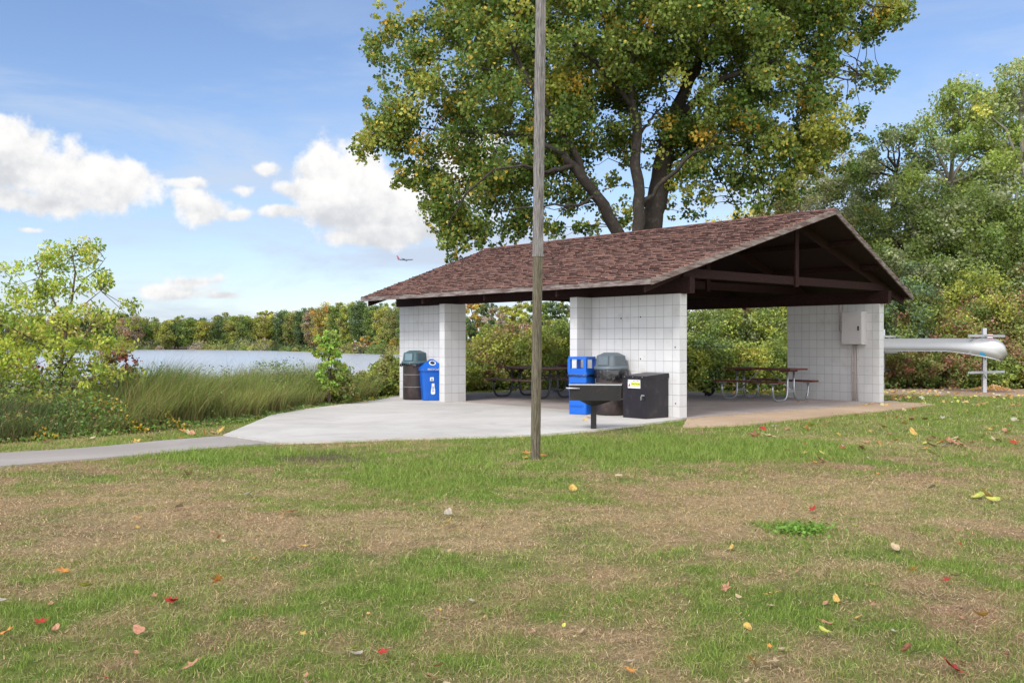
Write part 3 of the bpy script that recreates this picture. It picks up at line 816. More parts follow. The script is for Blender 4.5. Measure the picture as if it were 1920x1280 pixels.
# ---- dense woods far behind as one mass (hides the horizon behind the individually built trees)
r = np.random.default_rng(5)
MW = 52000
mx_ = r.uniform(16, 95, MW); my_ = r.uniform(48, 62, MW) + mx_ * .25; mz_ = r.uniform(0, 1, MW) ** .8 * (6.0 + 2.5 * vnoise(mx_, my_, 5, 3))
sel = (mx_ / my_ > .10)
ph = np.stack([mx_, my_, mz_], 1)[sel]
colm = np.array([G1, G2, OL, SG])[r.integers(0, 4, len(ph))] * r.uniform(.7, 1.2, (len(ph), 1))
tag(leaves('undergrowth', ph, .34, colm, r=r), 'dense dark undergrowth deep inside the wood behind the shelter', 'undergrowth', kind='stuff')

# ------------------------------------------------------------------ the big cottonwood
YT = 33.0
def ct(px, py, dy=0.0): return at(px, py, YT + dy)
outline = [(800, -20), (770, 30), (730, 30), (698, 62), (690, 105), (735, 140), (722, 172), (686, 190), (690, 235), (672, 272), (712, 292), (762, 300), (738, 340), (788, 330), (783, 372), (800, 402), (822, 432), (836, 486),
           (880, 470), (930, 452), (1000, 440), (1060, 436), (1120, 425), (1168, 420), (1160, 330), (1185, 300), (1240, 320), (1250, 372), (1290, 392), (1318, 388), (1345, 345), (1372, 350), (1385, 395), (1440, 392), (1482, 368), (1500, 322), (1545, 316), (1580, 285), (1606, 240), (1602, 200),
           (1572, 160), (1566, 105), (1630, 68), (1690, 40), (1700, 15), (1640, -30), (1600, -200), (1480, -380), (1200, -460), (960, -380), (820, -180)]
holes = [(1085, 400, 40, 26), (1048, 350, 14, 36), (1135, 305, 30, 30), (1150, 360, 24, 40), (1215, 340, 30, 70), (1275, 380, 34, 34), (1240, 290, 20, 26), (1325, 400, 20, 26), (1215, 250, 12, 16), (1560, 330, 24, 20), (1500, 345, 10, 14), (1345, 300, 9, 12), (1420, 215, 8, 10), (940, 110, 7, 10), (830, 300, 10, 8), (1120, 200, 8, 12), (1380, 130, 8, 8), (1330, 325, 20, 18), (1010, 385, 22, 14), (1120, 345, 20, 16), (985, 170, 8, 10), (1010, 130, 10, 12), (868, 78, 8, 14), (1430, 90, 8, 10), (1475, 250, 10, 10), (1455,320,10,16), (1390,310,12,10), (770,285,12,8), (900,200,8,8),(1260,180,8,8)]
spray = [(1640, 140, 34, 15), (1612, 130, 16, 8), (1665, 150, 16, 14), (1665, 40, 26, 22), (700, 100, 18, 16), (680, 272, 14, 8), (1690, 25, 16, 12), (758, 340, 22, 10), (1600,75,22,20), (1060, 395, 12, 16), (1100, 425, 16, 8), (1040, 425, 14, 8), (1142, 400, 10, 12), (1150, 345, 8, 12), (1130, 290, 12, 8), (1290, 365, 14, 10), (1300, 400, 14, 8), (1170, 415, 8, 6), (1258, 350, 8, 8), (1325, 380, 16, 10), (1030, 330, 10, 10), (672, 288, 10, 6), (705, 78, 16, 10), (740, 50, 14, 12), (1585, 320, 10, 8), (1495, 380, 14, 10), (1610, 215, 12, 10), (770, 345, 14, 8)]
r = np.random.default_rng(21)
cl = []; 
polyA = np.array(outline, float)
while len(cl) < 2300:
    X_ = r.uniform(665, 1710, 4000); Y_ = r.uniform(-460, 492, 4000)
    ok = inpoly(X_, Y_, outline)
    dd = polydist(X_, Y_, outline)
    ok &= (dd > 9) & ((Y_ > -120) | (r.random(4000) < .45))
    for hx, hy, ha, hb in holes:
        ok &= (((X_ - hx) / (ha + 6)) ** 2 + ((Y_ - hy) / (hb + 6)) ** 2 > 1) 
    ok &= (fbm(X_, Y_, 40, 6, 2) > .385)
    for x_, y_, d_ in zip(X_[ok], Y_[ok], dd[ok]):
        half = min(4.2, .5 + d_ / F * YT * .9)
        cl.append((x_, y_, r.uniform(-half, half), min(.44, .14 + d_ / 85) * r.uniform(.75, 1.2)))
cl = cl[:2300]
for hx, hy, ha, hb in spray:
    for _ in range(max(3, int(ha * hb / 45))):
        a_ = r.uniform(0, 2 * pi); q_ = sqrt(r.random())
        cl.append((hx + cos(a_) * q_ * ha, hy + sin(a_) * q_ * hb, r.uniform(-.8, .8), .24))
# ragged fringe: little sprigs hanging off the outline
for i in range(len(outline)):
    (xa, ya), (xb, yb) = outline[i], outline[(i + 1) % len(outline)]
    if ya < -60: continue
    L = math.hypot(xb - xa, yb - ya)
    for j in range(int(L / 8)):
        f_ = r.random()
        cl.append((xa + (xb - xa) * f_ + r.normal() * 9, ya + (yb - ya) * f_ + r.normal() * 9, r.uniform(-1.2, 1.2), r.uniform(.09, .22)))
CLW = []; CR_ = []
for x_, y_, dy_, cr_ in cl:
    # scale so that the clump keeps its place in the crown whatever its depth
    CLW.append(tuple(ct(x_, y_, 0) + Vector((0, dy_, 0)))); CR_.append(cr_)
CLW = np.array(CLW); CR_ = np.array(CR_)
root = empty('cottonwood_tree', (ct(1225, 640)[0], YT, 0), 'huge green and yellow cottonwood with several trunks rising behind the shelter roof', 'tree')
RB0 = np.array(root.location)
nl = (np.clip(CR_ / .5, .25, 1) ** 2 * 118).astype(int) + 7
idx = np.repeat(np.arange(len(CLW)), nl)
off = unit(r.normal(size=(len(idx), 3))) * (r.random((len(idx), 1)) ** .5) * CR_[idx][:, None] * np.array((1, 1, .85)) * 1.15
pos = CLW[idx] + off
yellowish = vnoise(CLW[:, 0] * 1.0, CLW[:, 2] * 1.0, 1.6, 88)
lf = np.clip((ct(1150, 0)[0] - CLW[:, 0]) / 9, 0, 1)      # more yellow leaves on the left side
base_c = np.where((yellowish + .14 * lf > .70)[:, None], np.array((.168, .180, .040)), np.array((.090, .118, .028)))
base_c = np.where((r.random(len(CLW)) < .035 + .02 * lf)[:, None], np.array((.30, .20, .035)), base_c)
base_c = np.where((r.random(len(CLW)) < .35)[:, None], np.array((.050, .082, .018)), base_c)
colr = base_c[idx] * r.uniform(.65, 1.4, (len(idx), 1)) * r.uniform(.92, 1.08, (len(idx), 3))
yl = r.random(len(idx)) < (.05 + .07 * lf[idx]); colr[yl] = np.array((.26, .20, .035)) * r.uniform(.6, 1.2, (yl.sum(), 1))
leaves('crown', pos - RB0, .118, colr, root, up=.15, aspect=.95, r=r, droop=.4)
mbt = MB()
limbs = [
 ([(1225, 660, 0), (1224, 520, 0), (1222, 430, 0), (1232, 380, .1), (1243, 310, .2), (1262, 235, .5), (1290, 165, .8), (1325, 90, 1.2), (1350, 0, 1.6), (1370, -120, 2)], [46, 42, 38, 37, 34, 29, 23, 17, 12, 6]),
 ([(1210, 600, -.4), (1196, 500, -.7), (1190, 430, -.9), (1192, 370, -1), (1184, 300, -1.1), (1178, 220, -1.2), (1170, 170, -1.3), (1182, 110, -1.2), (1205, 30, -1), (1215, -90, -1)], [24, 23, 22, 21, 19, 17, 15, 13, 10, 6]),
 ([(1215, 620, -.2), (1180, 490, -.5), (1146, 430, -.9), (1112, 378, -1.3), (1076, 336, -1.7), (1052, 310, -2)], [26, 25, 24, 21, 18, 12]),
 ([(1090, 352, -1.5), (1074, 312, -1.7), (1048, 268, -1.9), (1020, 236, -2.0), (992, 190, -2.0), (975, 150, -1.8), (950, 90, -1.5)], [15, 14, 12, 11, 9, 8, 4]),
 ([(1068, 328, -1.8), (1040, 340, -2.2), (1016, 346, -2.5), (980, 340, -3), (930, 350, -3.3)], [9, 8, 6, 5, 2]),
 ([(1052, 310, -2), (1025, 300, -2.2), (985, 270, -1.6), (930, 262, -1), (860, 250, -.4), (790, 240, 0)], [10, 9, 8, 6, 5, 2]),
 ([(1200, 395, -.9), (1222, 362, -1.1), (1255, 334, -1.4), (1275, 312, -1.7), (1300, 300, -2)], [9, 8, 8, 6, 3]),
 ([(1190, 268, -1.1), (1202, 250, -1.1), (1215, 235, -1), (1232, 215, -1)], [6, 6, 5, 3]),
 ([(1262, 235, .5), (1290, 205, 0), (1312, 182, -.6), (1350, 160, -1), (1420, 140, -1.5), (1500, 150, -1.4), (1570, 165, -1)], [20, 18, 14, 10, 8, 5, 2]),
 ([(1290, 165, .8), (1296, 130, .6), (1270, 110, .2), (1240, 100, 0), (1190, 60, -.5)], [12, 12, 10, 8, 3]),
 ([(1325, 90, 1.2), (1400, 60, .6), (1450, 25, 0), (1520, 0, -.4), (1600, 20, -.8), (1670, 30, -.6)], [12, 10, 9, 6, 4, 1.5]),
 ([(1570, 165, -1), (1595, 150, -.6), (1630, 142, 0), (1665, 150, .3)], [3, 2.5, 2, 1]),
 ([(1178, 220, -1.2), (1130, 170, -1.8), (1060, 110, -2.2), (980, 50, -2.6), (900, 10, -2.4)], [10, 9, 7, 5, 2]),
 ([(992, 190, -2.0), (920, 150, -1.2), (840, 120, -.4), (760, 100, 0)], [7, 5, 4, 1.5]),
 ([(1243, 310, .2), (1300, 270, 1), (1370, 250, 1.6), (1450, 260, 1.8), (1520, 250, 1.4)], [9, 8, 6, 5, 2]),
 ([(1330, 262, 1.2), (1350, 310, 1), (1370, 340, .8), (1385, 380, .6)], [5, 4, 3, 1.5]),
 ([(1420, 255, 1.7), (1445, 310, 1.2), (1450, 370, 1)], [4, 3, 1.5]),
 ([(930, 350, -3.3), (880, 390, -3), (850, 440, -2.6)], [4, 3, 1.5]),
 ([(1112, 378, -1.3), (1080, 400, -2), (1050, 405, -2.4), (1000, 410, -2.8), (930, 420, -2.9)], [5, 5, 4, 3, 1.5]),
]
nodes = []
for pts, rad in limbs:
    W = [ct(x_, y_, 0) + Vector((0, d_, 0)) for x_, y_, d_ in pts]
    fine = []
    rr = []
    for i in range(len(W) - 1):
        for j in range(3):
            f_ = j / 3; p_ = W[i].lerp(W[i + 1], f_)
            if j: p_ += Vector((random.gauss(0, .04), random.gauss(0, .04), random.gauss(0, .03)))
            fine.append(p_); rr.append((rad[i] * (1 - f_) + rad[i + 1] * f_) / 2 / F * YT * random.uniform(.95, 1.05))
    fine.append(W[-1]); rr.append(rad[-1] / 2 / F * YT)
    mbt.tube([p_ - root.location for p_ in fine], rr, 12, cap=True)
    nodes += [np.array(p_) for p_ in fine[2:]]
nodes = np.array(nodes)
pr = random.Random(3)
used = {}
for i in range(0, len(CLW), 3):
    d_ = np.linalg.norm(nodes - CLW[i], axis=1) + np.maximum(0, nodes[:, 2] - CLW[i][2]) * .8
    j = int(np.argmin(d_))
    a_ = Vector(nodes[j]) - root.location; b_ = Vector(CLW[i]) - root.location
    used[j] = used.get(j, 0) + 1
    if (b_ - a_).length > 3.2 or used[j] > 2: continue
    mbt.tube(curve_pts(a_, b_, 4, .05, pr, .05), [.02, .016, .012, .008, .005], 4, cap=False)
mbt.build('trunk', bark, root, smooth=True)

# ------------------------------------------------------------------ young maple at the lakeside (left)
YS = 16.3
def cs(px, py, dy=0.0): return at(px, py, YS) + Vector((0, dy, 0))
root = empty('young_maple_tree', tuple(cs(117, 796)), 'young yellow green maple with visible thin branches at the left above the reeds', 'tree')
mbt = MB()
sl = [([(117, 800, 0), (114, 740, 0), (114, 690, 0), (121, 620, .05), (130, 560, .1), (136, 510, .1), (128, 460, .1)], [9, 8, 7, 5.5, 4.5, 3, 1]),
      ([(122, 612, 0), (104, 560, -.1), (88, 520, -.2), (75, 480, -.2)], [4, 3.4, 2.6, 1]),
      ([(113, 680, 0), (98, 648, -.2), (60, 625, -.4), (20, 595, -.5), (-15, 570, -.5)], [5, 4, 3, 2, 1]),
      ([(114, 690, 0), (70, 668, .3), (10, 640, .5), (-30, 600, .5)], [4, 3, 2, 1]),
      ([(121, 622, 0), (80, 585, .3), (50, 560, .4), (35, 545, .4)], [3, 2.4, 2, 1]),
      ([(114, 700, 0), (150, 668, -.3), (185, 630, -.5), (205, 590, -.5)], [4, 3, 2.4, 1]),
      ([(130, 560, 0), (145, 520, .3), (170, 500, .3), (190, 480, .2)], [3, 2, 1.4, .7]),
      ([(125, 600, 0), (160, 560, .2), (185, 540, .2)], [2.6, 2, 1]),
      ([(115, 730, 0), (165, 715, -.4), (215, 700, -.5), (240, 705, -.4)], [4, 3, 2, 1]),
      ([(115, 735, 0), (60, 722, -.3), (5, 715, -.5)], [4, 3, 1]), ([(115, 745, 0), (90, 725, .6), (50, 700, .9)], [3, 2, 1])]
snodes = []
for pts, rad in sl:
    W = [cs(*p_) for p_ in pts]
    mbt.tube([p_ - root.location for p_ in W], [q_ / 2 / F * YS for q_ in rad], 6)
    for i in range(len(W) - 1):
        for j in range(5): snodes.append(W[i].lerp(W[i + 1], j / 5))
lob = [(130, 465, 26, 15), (162, 485, 24, 13), (178, 468, 12, 9), (95, 482, 24, 16), (72, 492, 18, 14), (58, 510, 14, 12), (175, 518, 28, 14), (200, 525, 14, 9), (142, 540, 30, 16), (90, 540, 28, 16), (120, 510, 22, 12), (62, 565, 34, 18), (14, 572, 30, 16), (30, 545, 16, 9), (196, 592, 30, 18), (222, 575, 14, 8), (155, 598, 30, 18), (100, 605, 32, 18), (45, 610, 38, 20),
       (0, 620, 34, 24), (165, 640, 40, 20), (110, 655, 36, 20), (60, 660, 40, 20), (10, 665, 36, 22), (210, 640, 26, 16), (205, 700, 42, 16), (232, 705, 22, 12), (150, 700, 38, 20), (95, 705, 38, 20), (40, 712, 36, 18), (0, 720, 32, 20), (175, 738, 40, 18), (120, 748, 40, 18), (60, 748, 40, 18), (10, 750, 34, 16), (-50, 600, 40, 40), (-50, 690, 50, 50), (140, 770, 30, 12), (90,772,30,12), (8,505,5,3)]
r = np.random.default_rng(8)
pp = []; ci = []; cents = []
for lx, ly, la, lb_ in lob:
    nc = max(3, int(la * lb_ / 54))
    for _ in range(nc):
        a_ = r.uniform(0, 2 * pi); q_ = sqrt(r.random())
        c_ = np.array(cs(lx + cos(a_) * q_ * la, ly + sin(a_) * q_ * lb_, r.uniform(-.55, .55) * (1.4 if ly > 560 else .8)))
        k_ = len(cents); cents.append(c_)
        m_ = r.integers(24, 42)
        pp.append(c_ + unit(r.normal(size=(m_, 3))) * r.random((m_, 1)) ** .5 * .17); ci += [k_] * m_
pp = np.concatenate(pp); ci = np.array(ci); cents = np.array(cents)
colr = pal_colors([((.215, .245, .040), 6), ((.16, .205, .036), 5), ((.28, .27, .08), 2), ((.10, .14, .03), 3), ((.36, .28, .12), .5)], len(cents), ci, r)
leaves('crown', pp - np.array(root.location), .078, colr, root, up=.5, aspect=.5, r=r, droop=.5)
sn = np.array([tuple(p_) for p_ in snodes])
for c_ in cents[::2]:
    j = int(np.argmin(np.linalg.norm(sn - c_, axis=1)))
    a_ = Vector(sn[j]) - root.location; b_ = Vector(c_) - root.location
    mbt.tube(curve_pts(a_, b_, 2, .05, pr), [.007, .005, .002], 3, cap=False)
mbt.build('trunk', bark_sap, root, smooth=True)

# burgundy shrubs behind it, slim sapling in the reeds
bs, h = px_tree(215, 640, 18.3, 0)
tree('shrub', 'burgundy dark shrub right behind the young maple', 'shrub', bs, h, .48, .1, [((.12, .035, .035), 4), (OL, 3), ((.22, .08, .07), 2)], 901, .065, 2200, 'burgundy shrubs by the maple', barkm=bark_sap, stems=3, tr=.03, lobe_r=.45, clr=.28)
bs, h = px_tree(38, 650, 18.0, 0)
tree('shrub', 'burgundy dark shrub showing through the left of the maple', 'shrub', bs, h, .5, .2, [((.13, .035, .045), 5), ((.22, .08, .10), 3), (OL, 1)], 902, .06, 1800, 'burgundy shrubs by the maple', barkm=bark_sap, stems=3, tr=.03, lobe_r=.45, clr=.28)
bs, h = px_tree(618, 612, 21.5, 0)
tree('sapling', 'slim bushy green sapling standing up out of the reeds by the apron', 'sapling', bs, h, .30, .08, [(G3, 5), ((.15, .24, .05), 4), (YG, 1)], 903, .066, 4200, None, barkm=bark_sap, stems=3, tr=.03, lobes=20, lobe_r=.5, clr=.30)
bs, h = px_tree(640, 690, 21.8, 0)
tree('shrub', 'low green shrub at the foot of the slim sapling', 'shrub', bs, h, .36, .0, [(G3, 4), (G2, 3), (OL, 3)], 904, .06, 2200, None, barkm=bark_sap, stems=3, tr=.03, lobe_r=.5, clr=.30)

# ------------------------------------------------------------------ reeds and waterside plants
rl = [gp(-200, 838), gp(0, 824), gp(250, 806), gp(420, 789), gp(560, 765), gp(700, 748)]
def blades(name, base, hgt, wid, lean, col_b, col_t, label=None, cat=None, seg=2, mat=None, parent=None):
    n = len(base)
    ang = rng.uniform(0, 2 * pi, n)
    side = np.stack([np.cos(ang), np.sin(ang), np.zeros(n)], 1) * wid[:, None] / 2
    up = np.stack([np.zeros(n), np.zeros(n), np.ones(n)], 1)
    vs = []; cs_ = []
    for k in range(seg + 1):
        f_ = k / seg
        ctr = base + up * (hgt * f_ * (1 - .12 * f_))[:, None] + lean * (hgt * f_ * f_)[:, None]
        wk = (1 - f_ ** 1.5)
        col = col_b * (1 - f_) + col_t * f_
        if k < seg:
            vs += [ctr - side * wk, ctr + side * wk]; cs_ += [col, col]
        else:
            vs.append(ctr); cs_.append(col)
    nv = len(vs)
    v = np.stack(vs, 1).reshape(-1, 3); c = np.stack(cs_, 1).reshape(-1, 3)
    b0 = np.arange(n) * nv
    quads = []
    for k in range(seg - 1):
        quads.append(np.stack([b0 + 2 * k, b0 + 2 * k + 1, b0 + 2 * k + 3, b0 + 2 * k + 2], 1))
    last = np.stack([b0 + 2 * seg - 2, b0 + 2 * seg - 1, b0 + 2 * seg], 1)
    # triangles everywhere for a uniform mesh
    tris = [last]
    for q in quads:
        tris += [q[:, [0, 1, 2]], q[:, [0, 2, 3]]]
    tr_ = np.concatenate(tris)
    return fast_mesh(name, v, tr_, mat or GRASS, parent, colors=c, nper=3)
r = rng
NR = 44000
seg_i = r.integers(0, len(rl) - 1, NR); 
ln_ = np.array([math.dist(rl[i], rl[i + 1]) for i in range(len(rl) - 1)]); seg_i = r.choice(len(rl) - 1, NR, p=ln_ / ln_.sum())
ff = r.random(NR); pa = np.array(rl)[seg_i]; pb = np.array(rl)[seg_i + 1]
bp = pa + (pb - pa) * ff[:, None]
outn = np.array((-.93, .37)); dist = r.random(NR) ** 1.3 * 5.2 + .05 + (fbm(bp[:, 0], bp[:, 1], .8, 3, 3) - .5) * .8
bp = bp + outn * dist[:, None]
zz = terrain(bp[:, 0], bp[:, 1])
hn = fbm(bp[:, 0] * 1.0, bp[:, 1], 1.1, 12, 3)
pxx = 960 + F * bp[:, 0] / bp[:, 1]
hh = (.42 + hn * 1.08) * r.uniform(.75, 1.15, NR) * np.where(pxx < 230, .80, 1.0) * np.clip(.55 + dist * .45, .55, 1)
lean = np.stack([r.normal(.22, .30, NR), r.normal(0, .28, NR), np.zeros(NR)], 1)
mixg = np.clip(fbm(bp[:, 0], bp[:, 1], 1.3, 55, 3) * 2 - .5, 0, 1)[:, None]
lft = np.clip((300 - pxx) / 200, 0, 1)[:, None]
ct_ = (np.array((.15, .24, .05)) * (1 - mixg) + np.array((.28, .32, .085)) * mixg) * (1 - lft * np.array((.62, .48, .2)))
cb_ = np.array((.15, .14, .055)) * np.ones((NR, 1)) * (1 - lft * .3)  # stem bases darker: shade among the reeds put into the colour
brn = r.random(NR) < .12; ct_[brn] = (.36, .22, .14)
jt = r.uniform(.5, 1.5, (NR, 1))
ro = blades('reeds', np.stack([bp[:, 0], bp[:, 1], zz - .02], 1), hh, r.uniform(.006, .017, NR), lean, cb_ * jt, ct_ * jt, seg=3)
tag(ro, 'tall leaning green and straw coloured reeds along the lake bank', 'reeds', kind='stuff')
# thin seed stems standing above
NS = 900
k_ = r.integers(0, NR, NS)
so_ = blades('tall_grass', np.stack([bp[k_, 0], bp[k_, 1], zz[k_]], 1), hh[k_] * r.uniform(1.15, 1.5, NS), np.full(NS, .006), lean[k_] * 1.3, np.full((NS, 3), (.16, .12, .07)), np.full((NS, 3), (.33, .20, .13)), seg=3)
tag(so_, 'thin brown seed stems standing above the reeds', 'grass', kind='stuff')
# leafy weeds and goldenrod at the reeds' foot
NW = 26000
si = r.choice(len(rl) - 1, NW, p=ln_ / ln_.sum()); ff = r.random(NW)
wp = np.array(rl)[si] + (np.array(rl)[si + 1] - np.array(rl)[si]) * ff[:, None]
px_ = 960 + F * wp[:, 0] / wp[:, 1]
dn = r.random(NW) ** .9 * 1.5 - .25
hz = np.where(px_ < 330, .42, .16) * (fbm(wp[:, 0], wp[:, 1], .5, 19, 3) * 1.4 + .2)
hz = np.where(px_ > 660, .35, hz)
wp2 = wp + outn * dn[:, None]
wz = terrain(wp2[:, 0], wp2[:, 1]) + r.random(NW) ** .8 * hz * np.clip((dn + .3) * 1.5, .12, 1)
wc = np.array([(.07, .12, .03), (.11, .17, .04), (.05, .085, .025), (.16, .13, .06)])[r.integers(0, 4, NW)] * r.uniform(.7, 1.3, (NW, 1))
gold = (fbm(wp[:, 0], wp[:, 1], .45, 63, 2) > .66) & (r.random(NW) < .35)
wc[gold] = np.array((.42, .26, .04)) * r.uniform(.6, 1.1, (gold.sum(), 1))
tag(leaves('weeds', np.stack([wp2[:, 0], wp2[:, 1], wz + .02], 1), .05, wc, r=r, up=.8), 'leafy dark green weeds and goldenrod at the foot of the reeds', 'weeds', kind='stuff')

NW = 30000
si = r.choice(len(rl) - 1, NW, p=ln_ / ln_.sum()); ff = r.random(NW)
wp = np.array(rl)[si] + (np.array(rl)[si + 1] - np.array(rl)[si]) * ff[:, None]
dn = r.random(NW) ** 1.1 * 4.2 + .2
wp2 = wp + outn * dn[:, None]
pxw = 960 + F * wp2[:, 0] / wp2[:, 1]
patch = fbm(wp2[:, 0], wp2[:, 1], .9, 91, 3)
kw = patch > np.where(pxw < 230, .38, np.where(pxw > 560, .50, .60))
wz = terrain(wp2[:, 0], wp2[:, 1]) + (.25 + patch * 1.05) * np.clip(.5 + dn * .4, .5, 1) * r.random(NW) ** .6
wc = np.array([(.08, .13, .04), (.12, .17, .045), (.055, .085, .035), (.17, .12, .06)])[r.choice(4, NW, p=[.35, .3, .25, .1])] * r.uniform(.6, 1.2, (NW, 1))
tag(leaves('weeds', np.stack([wp2[:, 0], wp2[:, 1], wz], 1)[kw], .055, wc[kw], r=r, up=.5, aspect=.45), 'leafy weeds growing up between the reeds', 'weeds', kind='stuff')

# bank vegetation beyond the reeds and behind the shelter (ground cover of the woods edge)
NB = 30000
bx = r.uniform(-5, 24, NB); by = r.uniform(27.6, 36, NB) + np.where(bx < 0, 1.0, 0)
okb = ~inpoly(bx, by, rackbed) & (inpoly(bx, by, LAKE) == False)
Y0 = P(7.9, 4.5)
ins_ = ((bx - A.x) * V.x + (by - A.y) * V.y < 8.0) & ((bx - A.x) * U.x + (by - A.y) * U.y < 9.6)
okb &= ~ins_ & ((by > 28.3 + 0 * bx) | (bx < 9))
bx, by = bx[okb], by[okb]
bz = terrain(bx, by) + r.random(len(bx)) * .35
bc = np.array([(.07, .12, .03), (.11, .17, .04), (.05, .085, .025), (.16, .12, .06)])[r.integers(0, 4, len(bx))] * r.uniform(.7, 1.3, (len(bx), 1))
tag(leaves('ground_cover', np.stack([bx, by, bz], 1), .085, bc, r=r, up=.8), 'low green ground cover at the foot of the thicket', 'ground cover', kind='stuff')

# ------------------------------------------------------------------ lawn blades
def scatter(n, y0, y1, hw=.56, pad=.8):
    out = []
    y_ = y0 + (y1 - y0) * r.random(n * 3); x_ = r.uniform(-1, 1, n * 3) * (hw * y1 + pad)
    k = np.abs(x_) < hw * y_ + pad
    return x_[k][:n], y_[k][:n]
def lawn_ok(x, y):
    k = ~inpoly(x, y, apron) & ~inpoly(x, y, inner) & ~inpoly(x, y, path) & ~inpoly(x, y, rackbed)
    k &= ~(inpoly(x, y, strip) & (polydist(x, y, strip) > .30 * r.random(x.shape) ** 1.5))
    # left of the reed line is not lawn
    rlx = np.interp(y, [p_[1] for p_ in rl], [p_[0] for p_ in rl])
    k &= (x > rlx) | (y < rl[0][1] - 3)
    return k
bands = [(3.3, 6.0, 150000, .030, .0034), (6.0, 9.5, 130000, .034, .0046), (9.5, 14.5, 110000, .042, .0065), (14.5, 21, 60000, .050, .010), (21, 28, 40000, .055, .013)]
AX, AY, AH, AWd = [], [], [], []
for y0, y1, n_, h0, w0 in bands:
    x_, y_ = scatter(n_, y0, y1)
    k = lawn_ok(x_, y_); x_, y_ = x_[k], y_[k]
    AX.append(x_); AY.append(y_); AH.append(np.full(len(x_), h0)); AWd.append(np.full(len(x_), w0))
AX, AY, AH, AWd = map(np.concatenate, (AX, AY, AH, AWd))
# clumping and thinning
cl_ = fbm(AX, AY, .13, 71, 2); keep = r.random(len(AX)) < np.clip(.45 + cl_ * .9, 0, 1)
dirtm = blob(AX, AY, DIRT, 3); keep &= r.random(len(AX)) > dirtm * .75
AX, AY, AH, AWd, cl_ = AX[keep], AY[keep], AH[keep], AWd[keep], cl_[keep]
n_ = len(AX)
dry = dryness(AX, AY)
hb = AH * r.uniform(.45, 1.35, n_) * (.65 + cl_ * .8) * (1.18 - .5 * dry) * (1 + .5 * (blob(AX, AY, WET, 2) > .5))
pick = r.random(n_) < np.clip(dry * 1.15 - .05, 0, 1)          # each blade is either live or dead
g = r.random((n_, 1))
live = (np.array((.155, .265, .042)) * (1 - g) + np.array((.35, .41, .11)) * g)
pk = np.clip((fbm(AX, AY, 2.2, 77, 3)[:, None] - .35) * 2.5, 0, 1)
dead = (np.array((.58, .46, .26)) * (1 - pk) + np.array((.52, .345, .23)) * pk) * r.uniform(.4, 1.3, (n_, 1))
tint_ = lawn_col(AX, AY)
bc = np.where(pick[:, None], dead, live * r.uniform(.75, 1.3, (n_, 1))) * .8 + tint_ * .2
lean = np.stack([r.normal(0, .55, n_), r.normal(0, .55, n_), np.zeros(n_)], 1) * (1 + dry[:, None] * .9)
ba = np.stack([AX, AY, terrain(AX, AY) - .004], 1)
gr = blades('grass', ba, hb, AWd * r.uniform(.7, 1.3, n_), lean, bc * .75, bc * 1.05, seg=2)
tag(gr, 'short mown lawn grass, green in places and dried to straw in others', 'grass', kind='stuff')
# matted dead clippings lying flat
NC = 95000
x_, y_ = scatter(NC, 3.3, 11); k = lawn_ok(x_, y_) & (r.random(len(x_)) < dryness(x_, y_) + .15); x_, y_ = x_[k], y_[k]
m_ = len(x_); a_ = r.uniform(0, 2 * pi, m_); L_ = r.uniform(.012, .042, m_); W_ = .0012 + .0004 * y_
d_ = np.stack([np.cos(a_), np.sin(a_), r.normal(0, .18, m_)], 1) * L_[:, None] / 2; s_ = np.stack([-np.sin(a_), np.cos(a_), np.zeros(m_)], 1) * W_[:, None] / 2
c_ = np.stack([x_, y_, terrain(x_, y_) + r.uniform(.004, .022, m_)], 1)
v_ = np.stack([c_ - d_ - s_, c_ - d_ + s_, c_ + d_ + s_, c_ + d_ - s_], 1).reshape(-1, 3)
cc_ = np.repeat(np.array((.60, .46, .27)) * r.uniform(.4, 1.25, (m_, 1)) * r.uniform(.9, 1.1, (m_, 3)), 4, 0)
tag(fast_mesh('grass_clippings', v_, np.arange(m_ * 4).reshape(-1, 4), GRASS, colors=cc_), 'matted dry grass clippings lying on the lawn', 'clippings', kind='stuff')
# clover tuft
ex, ey, ea, eb = E(1500, 992, 62, 11)
n_ = 620; a_ = r.uniform(0, 2 * pi, n_); q_ = np.abs(r.normal(0, .6, n_)); x_ = ex + np.cos(a_) * q_ * ea; y_ = ey + np.sin(a_) * q_ * eb
tag(leaves('clover_patch', np.stack([x_, y_, terrain(x_, y_) + r.uniform(.012, .045, n_)], 1), .028, np.array((.085, .15, .028)) * r.uniform(.7, 1.4, (n_, 1)), r=r, up=1.5, aspect=1), 'bright green clover patch in the brown part of the lawn', 'clover', kind='stuff')

# ------------------------------------------------------------------ the shelter
S1 = 7.22; WH = 2.235
sh = empty('park_shelter', tuple(P(0, 0)), 'open park shelter with brown shingled roof on white block walls', 'shelter', None, RZ)
def wall(parts, zt=WH):
    mb = MB()
    for s0, s1, t0, t1 in parts: mb.box(-t1, -t0, s0, s1, 0, zt)
    return mb.build('wall', block, sh, bevel=.006)
for (sa, sb, ra, rb) in ((0, .2, -.405, .2), (S1 - .2, S1, S1 - .2, S1 + .405)):
    for (m0, m1, r0, r1) in ((0, 2.2, 2.2, 2.4), (6.66, 8.86, 6.46, 6.66)):
        o = wall([(sa, sb, m0, m1)])
        o2 = wall([(ra, rb, r0, r1)])
        o2.name = 'wall'
def zr(s):  # top of the roof deck
    q = s if s <= S1 / 2 else S1 - s
    return 2.445 + .3324 * (q + .975)
SM = S1 / 2; EO = .975
def tlim(s):  # prow gables: overhang grows from eave to ridge
    q = s if s <= SM else S1 - s
    f_ = (q + EO) / (SM + EO)
    return -(.17 + .755 * f_), 8.86 + (.17 + .755 * f_)
deck = MB()
